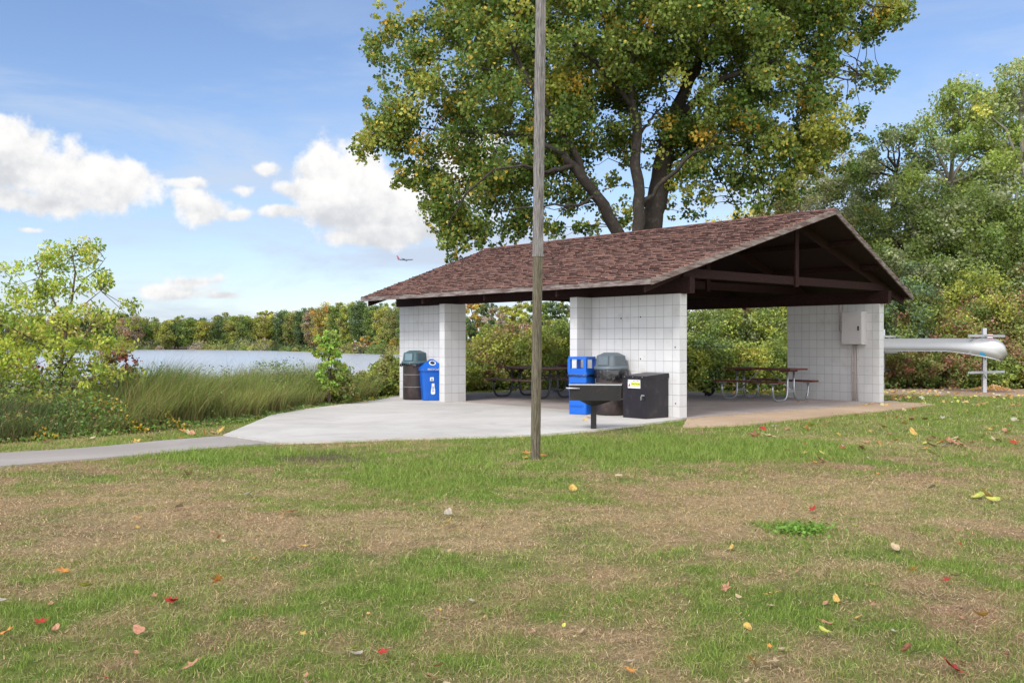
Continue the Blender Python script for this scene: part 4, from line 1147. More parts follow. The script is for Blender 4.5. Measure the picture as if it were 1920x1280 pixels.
for side in (0, 1):
    sE = -EO if side == 0 else S1 + EO
    a0, a1 = tlim(sE); b0, b1 = tlim(SM)
    T = [loc(sE, a0, zr(sE)), loc(sE, a1, zr(sE)), loc(SM, b1, zr(SM)), loc(SM, b0, zr(SM))]
    Bq = [p_ - Vector((0, 0, .045)) for p_ in T]
    if side: T = T[::-1]; Bq = Bq[::-1]
    deck.face(T[::-1]); deck.face(Bq)
    for i in range(4): deck.face([Bq[i], Bq[(i + 1) % 4], T[(i + 1) % 4], T[i]])
roof = deck.build('roof', deckm, sh)
# shingles: overlapping tabs, each course laid a little proud of the one below
shm = bpy.data.materials.new('asphalt_shingle'); shm.use_nodes = True
t = shm.node_tree; b = t.nodes['Principled BSDF']
at_ = N(t, 'ShaderNodeAttribute', attribute_name='Col'); tcn = N(t, 'ShaderNodeTexCoord')
fn = NOISE(t, tcn.outputs['Object'], 160, 3, .8); ln = NOISE(t, tcn.outputs['Object'], 1.2, 5, .6)
vv = M(t, 'MULTIPLY', M(t, 'ADD', .55, M(t, 'MULTIPLY', fn, .9)), M(t, 'ADD', .75, M(t, 'MULTIPLY', ln, .5)))
cb = N(t, 'ShaderNodeCombineColor')
for i in range(3): t.links.new(vv, cb.inputs[i])
t.links.new(MIX(t, 1.0, at_.outputs['Color'], cb.outputs[0], 'MULTIPLY'), b.inputs['Base Color'])
b.inputs['Roughness'].default_value = .92; b.inputs['Specular IOR Level'].default_value = .15
vs = []; qs = []; cs_ = []
slope = sqrt(1 + .3324 ** 2)
ROW = .128
rs = np.random.default_rng(4)
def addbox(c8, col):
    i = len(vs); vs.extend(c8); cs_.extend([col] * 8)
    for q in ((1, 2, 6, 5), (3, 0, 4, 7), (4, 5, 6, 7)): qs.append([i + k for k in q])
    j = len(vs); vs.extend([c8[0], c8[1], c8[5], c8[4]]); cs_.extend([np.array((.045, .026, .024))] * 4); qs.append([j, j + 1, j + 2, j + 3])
for side in (0, 1):
    Ls = (SM + EO) * slope; nrow = int(Ls / ROW)
    for j in range(nrow + 1):
        d0 = j * ROW - .02; d1 = min((j + 1) * ROW + .015, Ls)
        s0 = -EO + d0 / slope; s1 = -EO + d1 / slope
        if side: s0, s1 = S1 - s0, S1 - s1
        t0, t1 = tlim((s0 + s1) / 2)
        x = t0 - rs.uniform(0, .3) ; wob_ = rs.normal(0, .004)
        while x < t1:
            wd = rs.choice([.10, .14, .18, .24], p=[.25, .3, .25, .2]); xe = min(x + wd, t1 + .012); xs = max(x, t0 - .012)
            x += wd + .006
            if xe - xs < .02: continue
            lift = .024 + rs.uniform(-.008, .012); dl = rs.choice([0, 0, -.012, .010]) + wob_
            sl = s0 + (dl if not side else -dl)
            col = np.array([(.225, .126, .098), (.208, .113, .088), (.243, .143, .114), (.178, .096, .077)][rs.choice(4, p=[.42, .28, .18, .12])]) * rs.uniform(.88, 1.12)
            zl = zr(sl) + .002; zu = zr(s1) + .002
            c8 = [loc(sl, xs, zl), loc(sl, xe, zl), loc(s1, xe, zu), loc(s1, xs, zu), loc(sl, xs, zl + lift), loc(sl, xe, zl + lift), loc(s1, xe, zu + .005), loc(s1, xs, zu + .005)]
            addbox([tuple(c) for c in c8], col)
x = tlim(SM)[0]
while x < tlim(SM)[1] - .05:
    zc = zr(SM) + .012
    col = np.array((.20, .10, .085)) * rs.uniform(.8, 1.2)
    for sg in (-1, 1):
        c8 = [loc(SM, x, zc), loc(SM, x + .3, zc), loc(SM + sg * .14, x + .3, zc - .047), loc(SM + sg * .14, x, zc - .047)]
        c8 = c8 + [c + Vector((0, 0, .012 + .004 * (1 if sg > 0 else 0))) for c in c8]
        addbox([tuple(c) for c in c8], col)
    x += .28
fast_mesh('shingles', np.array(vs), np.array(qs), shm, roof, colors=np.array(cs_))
# fascia boards
def board(p, q, th, ht, drop=0.0, name='fascia_board', mat=fascia, outw=None):
    mb = MB(); p, q = Vector(p), Vector(q)
    d = (q - p); n_ = outw.normalized() * th
    a = [p, q, q - Vector((0, 0, ht)), p - Vector((0, 0, ht))]
    b_ = [v + n_ for v in a]
    mb.face(a[::-1]); mb.face(b_)
    for i in range(4): mb.face([a[i], a[(i + 1) % 4], b_[(i + 1) % 4], b_[i]])
    o = mb.build(name, mat, sh)
    bm = bmesh.new(); bm.from_mesh(o.data); bmesh.ops.recalc_face_normals(bm, faces=bm.faces); bm.to_mesh(o.data); bm.free()
    return o
for sE, ow in ((-EO, Vector((0, -1, 0))), (S1 + EO, Vector((0, 1, 0)))):
    a0, a1 = tlim(sE)
    board(loc(sE, a0 - .02, zr(sE) + .002), loc(sE, a1 + .02, zr(sE) + .002), .03, .092, outw=ow)
for sE in (-EO, S1 + EO):
    for e_ in (0, 1):
        aE = tlim(sE)[e_]; aR = tlim(SM)[e_]
        p = loc(sE, aE, zr(sE) + .004); q = loc(SM, aR, zr(SM) + .004)
        dv = (q - p); ow = Vector((0, 0, 1)).cross(dv)
        if (ow.x > 0) != (e_ == 0): ow = -ow
        board(p, q, .03, .105, outw=ow)
# beams on the walls
for s_ in (.035, S1 - .175):
    MB().box(-9.06, .20, s_, s_ + .14, WH + .003, WH + .29).build('beam', brown, sh, bevel=.004)
# trusses
for tt in (.02, 2.25, 4.43, 6.62, 8.84):
    x = -tt
    mb = MB()
    def chord(sA, sB):
        za, zb = zr(sA) - .048, zr(sB) - .048
        c = [(x - .022, sA, za - .19), (x + .022, sA, za - .19), (x + .022, sB, zb - .19), (x - .022, sB, zb - .19), (x - .022, sA, za), (x + .022, sA, za), (x + .022, sB, zb), (x - .022, sB, zb)]
        for q in ((3, 2, 1, 0), (4, 5, 6, 7), (0, 1, 5, 4), (1, 2, 6, 5), (2, 3, 7, 6), (3, 0, 4, 7)): mb.face([c[k] for k in q])
    chord(-EO + .06, SM); chord(S1 + EO - .06, SM)
    y0, y1 = .20, S1 - .20
    mb.box(x - .06, x - .023, y0 - .15, y1 + .15, WH + .293, WH + .455)
    mb.box(x + .023, x + .06, y0 - .15, y1 + .15, WH + .293, WH + .455)
    o = mb.build('truss', brown, sh)
    MB().box(x + .062, x + .10, SM - .06, SM + .06, WH + .25, zr(SM) - .16).build('king_post', brown, o)
# purlins / ridge board
MB().box(-9.5, .7, SM - .02, SM + .02, zr(SM) - .20, zr(SM) - .05).build('ridge_board', brown, sh)
for s_ in (1.0, 2.3, S1 - 2.3, S1 - 1.0):
    q = s_ if s_ < SM else S1 - s_
    e_ = tlim(s_)
    MB().box(-e_[1] + .1, -e_[0] - .1, s_ - .019, s_ + .019, zr(s_) - .16, zr(s_) - .052).build('purlin', brown, sh)

# stains / knobs on the wall: small bolts left in the blocks
for (u_, z_) in ((.93, 1.83), (1.42, 1.81), (.93, 1.05), (.10, 1.27), (.09, .26)):
    MB().lathe([(.012, 0), (.012, .008), (.006, .012)], 8).build('bolt', inkm, sh, m=Matrix.Translation((-u_, -.001, z_)) @ Matrix.Rotation(R(90), 4, 'X'))

# electrical cabinet, conduits on the far wall (inner face at y = S1-.2)
cb_ = empty('electrical_cabinet', tuple(P(S1 - .2, .56, 1.31)), 'pale grey electrical cabinet fixed to the far block wall', 'cabinet', None, RZ)
MB().box(-.25, .25, -.20, -.003, 0, .75).build('cabinet_body', cabm, cb_, bevel=.006)
MB().box(-.24, .24, -.222, -.202, .012, .738).build('door', cabm, cb_, bevel=.004)
MB().box(.165, .19, -.25, -.224, .32, .42).build('handle', inkm, cb_, bevel=.004)
for z_ in (.12, .60): MB().tube([(-.245, -.215, z_), (-.245, -.215, z_ + .07)], .010, 8).build('hinge', cabm, cb_)
pipes = empty('conduit', tuple(P(S1 - .2, .56, 0)), 'painted metal conduits running from floor to cabinet and up to the beam', 'conduit', None, RZ)
for x_ in (-.075, -.02, .045): MB().tube([(x_, -.03, .006), (x_, -.03, 1.31)], .016, 10).build('pipe', pipe_w, pipes, smooth=True)
for x_, z0_ in ((-.33, 1.62), (-.42, 1.72)):
    MB().tube([(x_, -.025, z0_), (x_, -.025, WH - .01)], .013, 8).build('pipe', pipe_w, pipes, smooth=True)
MB().tube([(-.42, -.025, 1.72), (-.42, -.025, 1.64), (-.33, -.03, 1.60), (-.252, -.05, 1.60)], .013, 8).build('elbow_pipe', pipe_w, pipes, smooth=True)
MB().box(-.36, -.30, -.05, -.004, 1.58, 1.65).build('junction_box', pipe_w, pipes, bevel=.005)

# ------------------------------------------------------------------ picnic tables
def picnic(center, label, pipe, wood, group, L=1.83):
    t_ = empty('picnic_table', (center[0], center[1], .006), label, 'picnic table', group, RZ)
    # tabletop boards (x = long axis, y = across)
    mb = MB()
    for k in range(3):
        y = -.24 + k * .24
        mb.box(-L / 2, L / 2, y - .115, y + .115, .715, .755)
    mb.box(-L / 2 + .25, -L / 2 + .31, -.33, .33, .675, .713).box(L / 2 - .31, L / 2 - .25, -.33, .33, .675, .713)
    mb.build('tabletop', wood, t_, bevel=.006)
    for sg in (-1, 1):
        MB().box(-L / 2, L / 2, sg * .68 - .13, sg * .68 + .13, .43, .47).build('seat', wood, t_, bevel=.006)
    for ex_ in (-1, 1):
        x = ex_ * (L / 2 - .22)
        for sg in (-1, 1):
            pts = [(x, sg * .13, .674), (x, sg * .13, .30), (x, sg * .14, .18), (x, sg * .19, .085), (x, sg * .27, .034), (x, sg * .36, .027), (x, sg * .50, .027), (x, sg * .60, .04), (x, sg * .67, .09), (x, sg * .71, .18), (x, sg * .72, .26), (x, sg * .72, .428)]
            MB().tube(pts, .026, 10).build('leg', pipe, t_, smooth=True)
            MB().box(x - .03, x + .03, sg * .68 - .12, sg * .68 + .12, .405, .428).build('seat_bracket', pipe, t_)
        MB().box(x - .012, x + .012, -.12, .12, .20, .26).build('tie_plate', pipe, t_)
        MB().tube([(x, 0, .25), (ex_ * .12, 0, .705)], .014, 8).build('brace', pipe, t_, smooth=True)
    return t_
PT = 'picnic tables under the shelter roof'
picnic((5.96, 22.97), 'dark red picnic table with grey pipe legs beside the far block wall', galv, tablewood, PT)
picnic((.55, 24.02), 'worn brown picnic table with dark pipe legs seen behind the wooden pole', steel_dark, tablewood2, PT)
picnic((2.05, 26.55), 'second brown picnic table half hidden behind the middle pillar', steel_dark, tablewood, PT)

# ------------------------------------------------------------------ bins
def text_mesh(name, body, size, mat, parent, m):
    cu = bpy.data.curves.new('tmp_text', 'FONT'); cu.body = body; cu.size = size; cu.align_x = 'CENTER'; cu.align_y = 'CENTER'; cu.extrude = .0008
    o = bpy.data.objects.new('tmp_text', cu); COL.objects.link(o)
    dg = bpy.context.evaluated_depsgraph_get(); dg.update()
    me = bpy.data.meshes.new_from_object(o.evaluated_get(dg)); bpy.data.objects.remove(o); bpy.data.curves.remove(cu)
    me.name = name; me.materials.clear(); me.materials.append(mat)
    me.transform(m); q = bpy.data.objects.new(name, me); COL.objects.link(q); q.parent = parent
    return q
def face_m(x, y, z, ang=0, tilt=0):      # plane facing local -y turned by ang about z
    return Matrix.Translation((x, y, z)) @ Matrix.Rotation(ang, 4, 'Z') @ Matrix.Rotation(R(90) - tilt, 4, 'X')

def rbox(x, y, z0, z1, r_, taper=0.0, ring=0.0):
    pr_ = []
    for z_, f_ in ((z0, 1 - taper), (z1, 1.0)):
        pts = []
        for cx_, cy_, a0_ in ((x - r_, y - r_, 0), (-x + r_, y - r_, 90), (-x + r_, -y + r_, 180), (x - r_, -y + r_, 270)):
            for k in range(5):
                a = R(a0_ + k * 22.5); pts.append(((cx_ + r_ * cos(a)) * f_, (cy_ + r_ * sin(a)) * f_, z_))
        pr_.append(pts)
    mb = MB(); n_ = 20
    for i in range(n_): j = (i + 1) % n_; mb.face([pr_[0][i], pr_[0][j], pr_[1][j], pr_[1][i]])
    mb.face(pr_[0][::-1]); mb.face(pr_[1])
    return mb
def drum_can(p, label, lidm, flap, liner, rz):
    c = empty('trash_can', (p[0], p[1], .003), label, 'trash can', 'round drum trash cans', rz)
    MB().lathe([(.272, 0), (.285, .012), (.285, .30), (.285, .60), (.285, .84), (.290, .86), (.270, .862), (.266, .60), (.266, .10)], 40).build('drum', drumm, c, smooth=True)
    for z_ in (.30, .59): MB().lathe([(.287, z_ - .012), (.296, z_ - .004), (.296, z_ + .004), (.287, z_ + .012)], 40).build('rib', bandm, c, smooth=True)
    # liner: crumpled skirt over the rim
    n_ = 72; mb = MB(); lv = [(.0, .875), (.012, .865), (.020, .82), (.022, .74), (.014, .69)] if liner else [(.0, .875), (.012, .862), (.016, .835), (.008, .815)]
    i0 = 0
    for j, (o_, z_) in enumerate(lv):
        for k in range(n_):
            a = 2 * pi * k / n_
            rr = .290 + o_ + random.uniform(-.010, .018) * (j > 0) + .008 * sin(k * 2.1 + j)
            zz_ = z_ + (random.uniform(-.02, .02) + .03 * sin(a * 3 + 1)) * (j == len(lv) - 1)
            mb.v.append((rr * cos(a), rr * sin(a), zz_))
    for j in range(len(lv) - 1):
        for k in range(n_):
            k2 = (k + 1) % n_; mb.f.append((j * n_ + k, (j + 1) * n_ + k, (j + 1) * n_ + k2, j * n_ + k2)); mb.uv.append([(0, 0)] * 4)
    mb.build('liner', bagm, c, smooth=True)
    if not liner:
        MB().tube([(-.29, -.10, .855), (-.335, -.12, .83), (-.345, -.13, .80), (-.30, -.12, .78)], [.02, .028, .022, .012], 7).build('liner_knot', bagm, c, smooth=True)
    lid = MB().lathe([(.305, .845), (.318, .85), (.322, .875), (.312, .905), (.285, .915), (.27, .918)], 40).build('lid_rim', lidm, c, smooth=True)
    rbox(.212, .212, .915, 1.105, .075, -.10).build('hood', lidm, c, bevel=.012)
    rbox(.105, .105, 1.1055, 1.165, .04, -1.02).build('hood_top', lidm, c, bevel=.01)
    ap = .222
    m = Matrix.Translation((0, -ap - .006, 1.015)) @ Matrix.Rotation(R(-6), 4, 'X')
    MB().box(-.105, .105, -.012, .008, -.085, .075, m).build('flap', flap, c, bevel=.006)
    m = Matrix.Translation((0, -ap - .004, 1.015)) @ Matrix.Rotation(R(-6), 4, 'X')
    mb = MB()
    for a0_, a1_, z0_, z1_ in ((-.125, -.107, -.10, .09), (.107, .125, -.10, .09), (-.107, .107, .077, .09)):
        mb.box(a0_, a1_, -.016, .008, z0_, z1_, m)
    mb.build('flap_frame', lidm, c)
    return c
drum_can((-2.32, 23.30), 'black ribbed drum trash can with green grey dome lid by the left wall', greenlid, flapm, False, R(-33))
pc = P(-.62, .80); drum_can((1.86, 18.33), 'black drum trash can with grey dome lid and crumpled liner behind the grill', greylid, flapg, True, R(-44))

# blue hooded bin (between pillar and drum can)
bb = empty('recycling_bin', (1.33, 18.52, .003), 'tall blue plastic bin with open sided hood beside the middle pillar', 'recycling bin', 'blue recycling bins', RZ + R(14))
hx, hy = .20, .19
weld(rbox(hx, hy, 0, .74, .045, .05).build('bin_body', blue, bb)).modifiers.new('b', 'BEVEL').width = .008
rbox(hx + .012, hy + .012, .742, .80, .05).build('hood_collar', blue, bb, bevel=.01)
hd = MB()
for cx_ in (-1, 1):
    for cy_ in (-1, 1):
        x0_ = cx_ * (hx - .028); y0_ = cy_ * (hy - .028)
        hd.box(x0_ - .03, x0_ + .03, y0_ - .03, y0_ + .03, .80, 1.045)
hd.box(-hx + .004, hx - .004, -hy + .004, -hy + .03, .801, .862); hd.box(-hx + .004, hx - .004, hy - .03, hy - .004, .801, .862)
hd.box(-hx + .004, -hx + .03, -hy + .03, hy - .03, .801, .862); hd.box(hx - .03, hx - .004, -hy + .03, hy - .03, .801, .862)
hd.build('hood_frame', blue, bb, bevel=.008)
rbox(hx + .006, hy + .006, 1.035, 1.085, .05, -.0).build('hood_top', blue, bb, bevel=.02)
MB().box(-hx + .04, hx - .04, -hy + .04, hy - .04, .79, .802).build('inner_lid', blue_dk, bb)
for z_ in (.16, .90 - .11): MB().box(-hx + .05, hx - .06, -hy - .0145, -hy - .010, z_, z_ + .012).build('rib', blue, bb)
lb_ = MB(); n_ = 40
for j, (o_, z_) in enumerate(((.016, .748), (.024, .735), (.02, .715))):
    for k in range(n_):
        a = 2 * pi * k / n_; ca, sa = cos(a), sin(a); q = 1 / (abs(ca) ** 8 + abs(sa) ** 8) ** (1 / 8)
        lb_.v.append(((hx + o_ + random.uniform(-.004, .006)) * q * ca, (hy + o_) * q * sa, z_ + random.uniform(-.008, .008)))
for j in range(2):
    for k in range(n_):
        k2 = (k + 1) % n_; lb_.f.append((j * n_ + k, (j + 1) * n_ + k, (j + 1) * n_ + k2, j * n_ + k2)); lb_.uv.append([(0, 0)] * 4)
lb_.build('liner', bagm, bb, smooth=True)

# blue wedge topped bin on the left
rb = empty('recycling_bin', (-1.90, 23.0, .003), 'blue recycling bin with peaked lid and white stickers beside the left pillar', 'recycling bin', 'blue recycling bins', R(14))
weld(rbox(.27, .25, 0, .70, .06, .20).build('bin_body', blue, rb)).modifiers.new('b', 'BEVEL').width = .01
rbox(.292, .272, .69, .765, .06, -.0).build('lid_skirt', blue, rb, bevel=.012)
mb = MB(); x_, y_, zt_ = .28, .26, .965
c4 = [(-x_, -y_, .766), (x_, -y_, .766), (x_, y_, .766), (-x_, y_, .766)]; ap_ = [(-.03, -.03, zt_), (.03, -.03, zt_), (.03, .03, zt_), (-.03, .03, zt_)]
for i in range(4): mb.face([c4[i], c4[(i + 1) % 4], ap_[(i + 1) % 4], ap_[i]])
mb.face(ap_)
mb.build('peaked_lid', blue, rb, bevel=.008)
tl = atan2(.20, .235)
def onlid(ang, d_, lift):      # point on the sloping lid face turned by ang
    m = Matrix.Rotation(ang, 4, 'Z') @ Matrix.Translation((0, -.26, .766)) @ Matrix.Rotation(tl, 4, 'X') @ Matrix.Translation((0, d_, lift))
    return m
for ang in (0, R(90)):
    MB().lathe([(.052, 0), (.056, .006), (.03, .007)], 20).build('opening', inkm, rb, smooth=False, m=onlid(ang, .165, .002))
    MB().lathe([(.082, 0), (.080, .003), (.058, .003)], 24).build('opening_ring', white, rb, m=onlid(ang, .165, -.0005))
text_mesh('lettering', 'RECYCLE', .065, white, rb, face_m(.0, -.276, .727))
m0 = Matrix.Translation((0, 0, 0))
def front(z_): return -.25 * (1 - .20 * (1 - z_ / .70)) - .006
MB().box(-.045, .045, -.002, .002, -.042, .042, Matrix.Translation((-.03, front(.50) - .003, .50)) @ Matrix.Rotation(R(4), 4, 'X')).build('sticker', white, rb)
mb = MB(); mb.face([(-.028, 0, -.024), (.028, 0, -.024), (0, 0, .026)]); mb.build('recycling_mark', pmat('green_ink', (.05, .25, .3), .5, n_amp=0), rb, m=Matrix.Translation((-.03, front(.50) - .0075, .50)) @ Matrix.Rotation(R(4), 4, 'X'))
bot = [(-.032, .11), (.032, .11), (.036, .02), (.05, -.04), (.052, -.12), (.03, -.15), (-.03, -.15), (-.05, -.12), (-.045, -.03), (-.034, .02)]
mb = MB(); mb.face([(a, 0, c) for a, c in bot]); mb.build('bottle_sticker', white, rb, m=Matrix.Translation((-.0, front(.28) - .004, .29)) @ Matrix.Rotation(R(4), 4, 'X'))
for dz in (.03, .0, -.03, -.07): MB().box(-.02, .02, -.001, .001, -.005, .005, Matrix.Translation((-.0, front(.28 + dz) - .008, .29 + dz)) @ Matrix.Rotation(R(4), 4, 'X')).build('sticker_print', blue, rb)

# hot coals box
hb_ = empty('coal_box', tuple(P(-.62, .25, .003)), 'black steel hot coals box with caution sign at the wall end', 'coal box', None, RZ)
# local: x from -.55 (far left) to 0 (near corner), y 0..0.6 ; front face y=0, end face x=0
MB().box(-.55, 0, 0, .60, 0, .715).build('box_body', black_paint, hb_, bevel=.005)
mb = MB()
c = [(-.56, -.01, .716), (.01, -.01, .716), (.01, .61, .716), (-.56, .61, .716), (-.56, -.01, .755), (.01, -.01, .755), (.01, .61, .80), (-.56, .61, .80)]
for q in ((3, 2, 1, 0), (4, 5, 6, 7), (0, 1, 5, 4), (1, 2, 6, 5), (2, 3, 7, 6), (3, 0, 4, 7)): mb.face([c[k] for k in q])
mb.build('lid', black_paint, hb_, bevel=.004)
for x_ in (-.50, -.30, -.08): MB().lathe([(.009, 0), (.009, .01)], 8).build('screw', steel_b, hb_, m=Matrix.Translation((x_, -.0105, .735)) @ Matrix.Rotation(R(90), 4, 'X'))
MB().box(-.10, -.03, -.022, -.002, .40, .425).box(-.105, -.085, -.03, -.002, .33, .40).build('latch', steel_b, hb_, bevel=.003)
MB().box(-.07, -.03, -.03, -.002, .33, .375).build('padlock', inkm, hb_, bevel=.004)
sg_ = MB().box(-.43, -.135, -.0045, -.0015, .535, .685).build('sign', white, hb_)
text_mesh('lettering', 'HOT COALS ONLY', .034, inkm, sg_, face_m(-.283, -.0052, .664))
MB().box(-.355, -.14, -.0062, -.0052, .583, .638).build('caution_band', yel, sg_)
text_mesh('lettering', 'CAUTION', .047, inkm, sg_, face_m(-.248, -.0072, .609))
text_mesh('lettering', 'Metal container is hot', .020, inkm, sg_, face_m(-.262, -.0052, .560))
mb = MB(); mb.face([(-.425, -.0058, .565), (-.362, -.0058, .565), (-.3935, -.0058, .632)]); mb.build('hazard_mark', redm, sg_)

# park grill
gr_ = empty('park_grill', (1.285, 15.35, -.03), 'rusty black park grill on a square post in front of the bins', 'grill', None, R(-6))
MB().box(-.044, .044, -.044, .044, -.2, .46).build('post', grillm, gr_, bevel=.004)
fb = MB(); wx, wy, z0_, z1_ = .40, .24, .485, .735; th = .012
gx0 = -.37
xa, xb, ya, yb = gx0, gx0 + .80, -wy, wy
fb.box(xa, xb, ya, ya + th, z0_, z1_).box(xa, xb, yb - th, yb, z0_, z1_).box(xa, xa + th, ya + th, yb - th, z0_, z1_).box(xb - th, xb, ya + th, yb - th, z0_, z1_).box(xa + th, xb - th, ya + th, yb - th, z0_, z0_ + .01)
fb.build('firebox', grillm, gr_)
mb = MB(); lo = [(-.07, -.07, .40), (.07, -.07, .40), (.07, .07, .40), (-.07, .07, .40)]; hi = [(-.22, -.18, .484), (.30, -.18, .484), (.30, .18, .484), (-.22, .18, .484)]
for i in range(4): mb.face([lo[i], lo[(i + 1) % 4], hi[(i + 1) % 4], hi[i]])
mb.face(hi); mb.face(lo[::-1]); mb.build('funnel', grillm, gr_)
mb = MB()
for k in range(14): mb.tube([(xa + .03 + k * (xb - xa - .06) / 13, ya + .02, z1_ - .015), (xa + .03 + k * (xb - xa - .06) / 13, yb - .02, z1_ - .015)], .005, 5)
mb.build('grate', steel_dark, gr_)
MB().box(xa - .01, xb + .01, ya - .003, ya - .001, z1_ - .012, z1_ + .006).build('rim', alu_p, gr_)
MB().tube([(xa + .16, ya - .008, z1_ - .065), (xa - .05, ya - .05, z1_ - .055)], .011, 8).build('handle', alu_p, gr_, smooth=True)
MB().box(xa + .245, xa + .27, ya - .006, ya - .002, z0_, z1_ - .02).build('corner_strap', grillm, gr_)
MB().box(xb - .06, xb - .05, ya - .008, ya - .002, z0_, z1_ - .02).build('corner_strap', grillm, gr_)

# ------------------------------------------------------------------ canoe and rack
C1 = Vector((12.93, 26.7, 0)); C2 = Vector((11.14, 29.3, 0)); cd = (C1 - C2).normalized(); cp = Vector((-cd.y, cd.x, 0))
if cp.x < 0: cp = -cp
rk = empty('canoe_rack', tuple(C1 + Vector((0, 0, -.02))), 'grey metal canoe rack with two posts and crossarms at the edge of the thicket', 'canoe rack', None, 0)
for Q in (C1, C2):
    q = Q - C1
    po = MB().box(q.x - .05, q.x + .05, q.y - .05, q.y + .05, -.2, 1.77).build('post', alu_p, rk, bevel=.006)
    for z_ in (.57, 1.085, 1.56):
        a_ = q - cp * .88; b_ = q + cp * .88
        off_ = cd * .075
        MB().beam((a_.x + off_.x, a_.y + off_.y, z_), (b_.x + off_.x, b_.y + off_.y, z_), .045, .06).build('crossarm', alu_p, rk, bevel=.004)
        MB().beam((q.x + off_.x, q.y + off_.y, z_ - .17), (q.x - cp.x * .15 + off_.x, q.y - cp.y * .15 + off_.y, z_ - .03), .02, .03).build('brace', alu_p, rk)
mb = MB(); stp = [(.0, .035, redm), (.035, .055, white), (.055, .085, inkm), (.085, .10, white), (.10, .125, redm)]
for k, (a_, b_, mm) in enumerate(stp): MB().box(.0, .15, -.186, -.180, 1.475 + a_ * 1.1, 1.475 + b_ * 1.1).build('striped_tag', mm, rk)
cn_ = empty('canoe', tuple(C1 - cd * 1.72 - cp * .46 + Vector((0, 0, 1.12))), 'upturned silver aluminium canoe resting on the rack', 'canoe', None, atan2(cd.y, cd.x))
Lc = 5.2; nst = 84; nr = 14
mb = MB(); rows = []
for i in range(nst + 1):
    u_ = -1 + 2 * i / nst; au = abs(u_)
    x_ = u_ * Lc / 2
    hw = .445 * (1 - au ** 3.2) ** .62 if au < 1 else 0
    hw = max(hw, .02)
    gun = -.25 * max(0, (au - .40) / .60) ** 1.6                 # gunwale (drops towards the ends: the canoe is upside down)
    keel = .345 - .02 * au * au
    endf = max(0, (au - .84) / .16)
    keel = keel - (keel - gun) * .66 * (1 - sqrt(max(0, 1 - endf ** 2.0)))
    xe = x_
    row = []
    for j in range(nr + 1):
        a = pi * j / nr
        sq = .72
        yy = hw * (abs(cos(a)) ** sq) * (1 if cos(a) >= 0 else -1)
        zz_ = gun + (keel - gun) * (sin(a) ** sq if sin(a) > 0 else 0)
        # blunt, rounded stems
        row.append(Vector((xe, yy, zz_)))
    for p_ in row:
        hf = (p_.z - gun) / max(.01, keel - gun)
        p_.x -= (1 if u_ > 0 else -1) * .15 * endf ** 2 * max(0, 1 - hf) ** 1.5
    rows.append(row)
for i in range(nst):
    for j in range(nr): mb.face([rows[i][j], rows[i + 1][j], rows[i + 1][j + 1], rows[i][j + 1]])
h_ = mb.build('hull', alu, cn_, smooth=True); weld(h_, .0005)
sol = h_.modifiers.new('sol', 'SOLIDIFY'); sol.thickness = .006; sol.offset = 0
for sg in (0, nr): MB().tube([rw[sg] for rw in rows], .012, 6).build('gunwale', alu_p, cn_, smooth=True)
MB().tube([Vector((rw[nr // 2].x, 0, rw[nr // 2].z + .004)) for rw in rows[3:-3]], .008, 6).build('keel', alu, cn_, smooth=True)
decal = MB()
k0 = int(nst * .895)
for sgn, jj in ((-1, 0 if rows[k0][0].y < 0 else nr),):
    a_, b_ = rows[k0][jj], rows[k0 + 2][jj]
    nn_ = Vector((0, sgn, .1)).normalized() * .012
    z0_ = a_.z; 
    decal.face([a_ + nn_ + Vector((0, 0, .03)), b_ + nn_ + Vector((0, 0, .03)), b_ + nn_ * 1.6 + Vector((0, 0, .10)), a_ + nn_ * 1.6 + Vector((0, 0, .10))])
decal.build('decal', pmat('teal_decal', (.02, .22, .38), .5, n_amp=.3, n_scale=30), cn_)

# ------------------------------------------------------------------ the wooden pole
pb_ = at(1004, 858, 11.62); pb_.z = -.03
pole = empty('wooden_pole', tuple(pb_), 'tall weathered square wooden pole in front of the shelter', 'pole', None, R(38))
def leanp(z): return Matrix.Rotation(R(38), 4, 'Z').inverted() @ Vector((.0117 * z, 0, z))
def post(z0, z1, hw_, mat, name, off=(0, 0)):
    a_, b_ = leanp(z0), leanp(z1); mb = MB()
    nseg = 8; prev = None
    for k in range(nseg + 1):
        c_ = a_.lerp(b_, k / nseg); w_ = hw_ * random.uniform(.97, 1.03)
        ring = [c_ + Vector((sx * w_ + off[0], sy * w_ + off[1], 0)) for sx, sy in ((-1, -1), (1, -1), (1, 1), (-1, 1))]
        if prev:
            for i in range(4): mb.face([prev[i], prev[(i + 1) % 4], ring[(i + 1) % 4], ring[i]])
        else: mb.face(ring[::-1])
        prev = ring
    mb.face(prev)
    o = mb.build(name, mat, pole); weld(o); bv = o.modifiers.new('b', 'BEVEL'); bv.width = .006; bv.segments = 1
    return o
post(-.3, 2.42, .044, dark_wood, 'lower_post')
post(2.421, 7.6, .047, grey_wood, 'upper_post')
MB().box(-.012, .012, -.0555, -.0465, .05, 2.40).build('seam_batten', dark_wood, pole, m=Matrix.Rotation(0, 4, 'Z'))
MB().box(-.049, .049, -.049, .049, 2.405, 2.43).build('splice_plate', grey_wood, pole, m=Matrix.Translation(leanp(2.42) - Vector((0, 0, 2.42))))

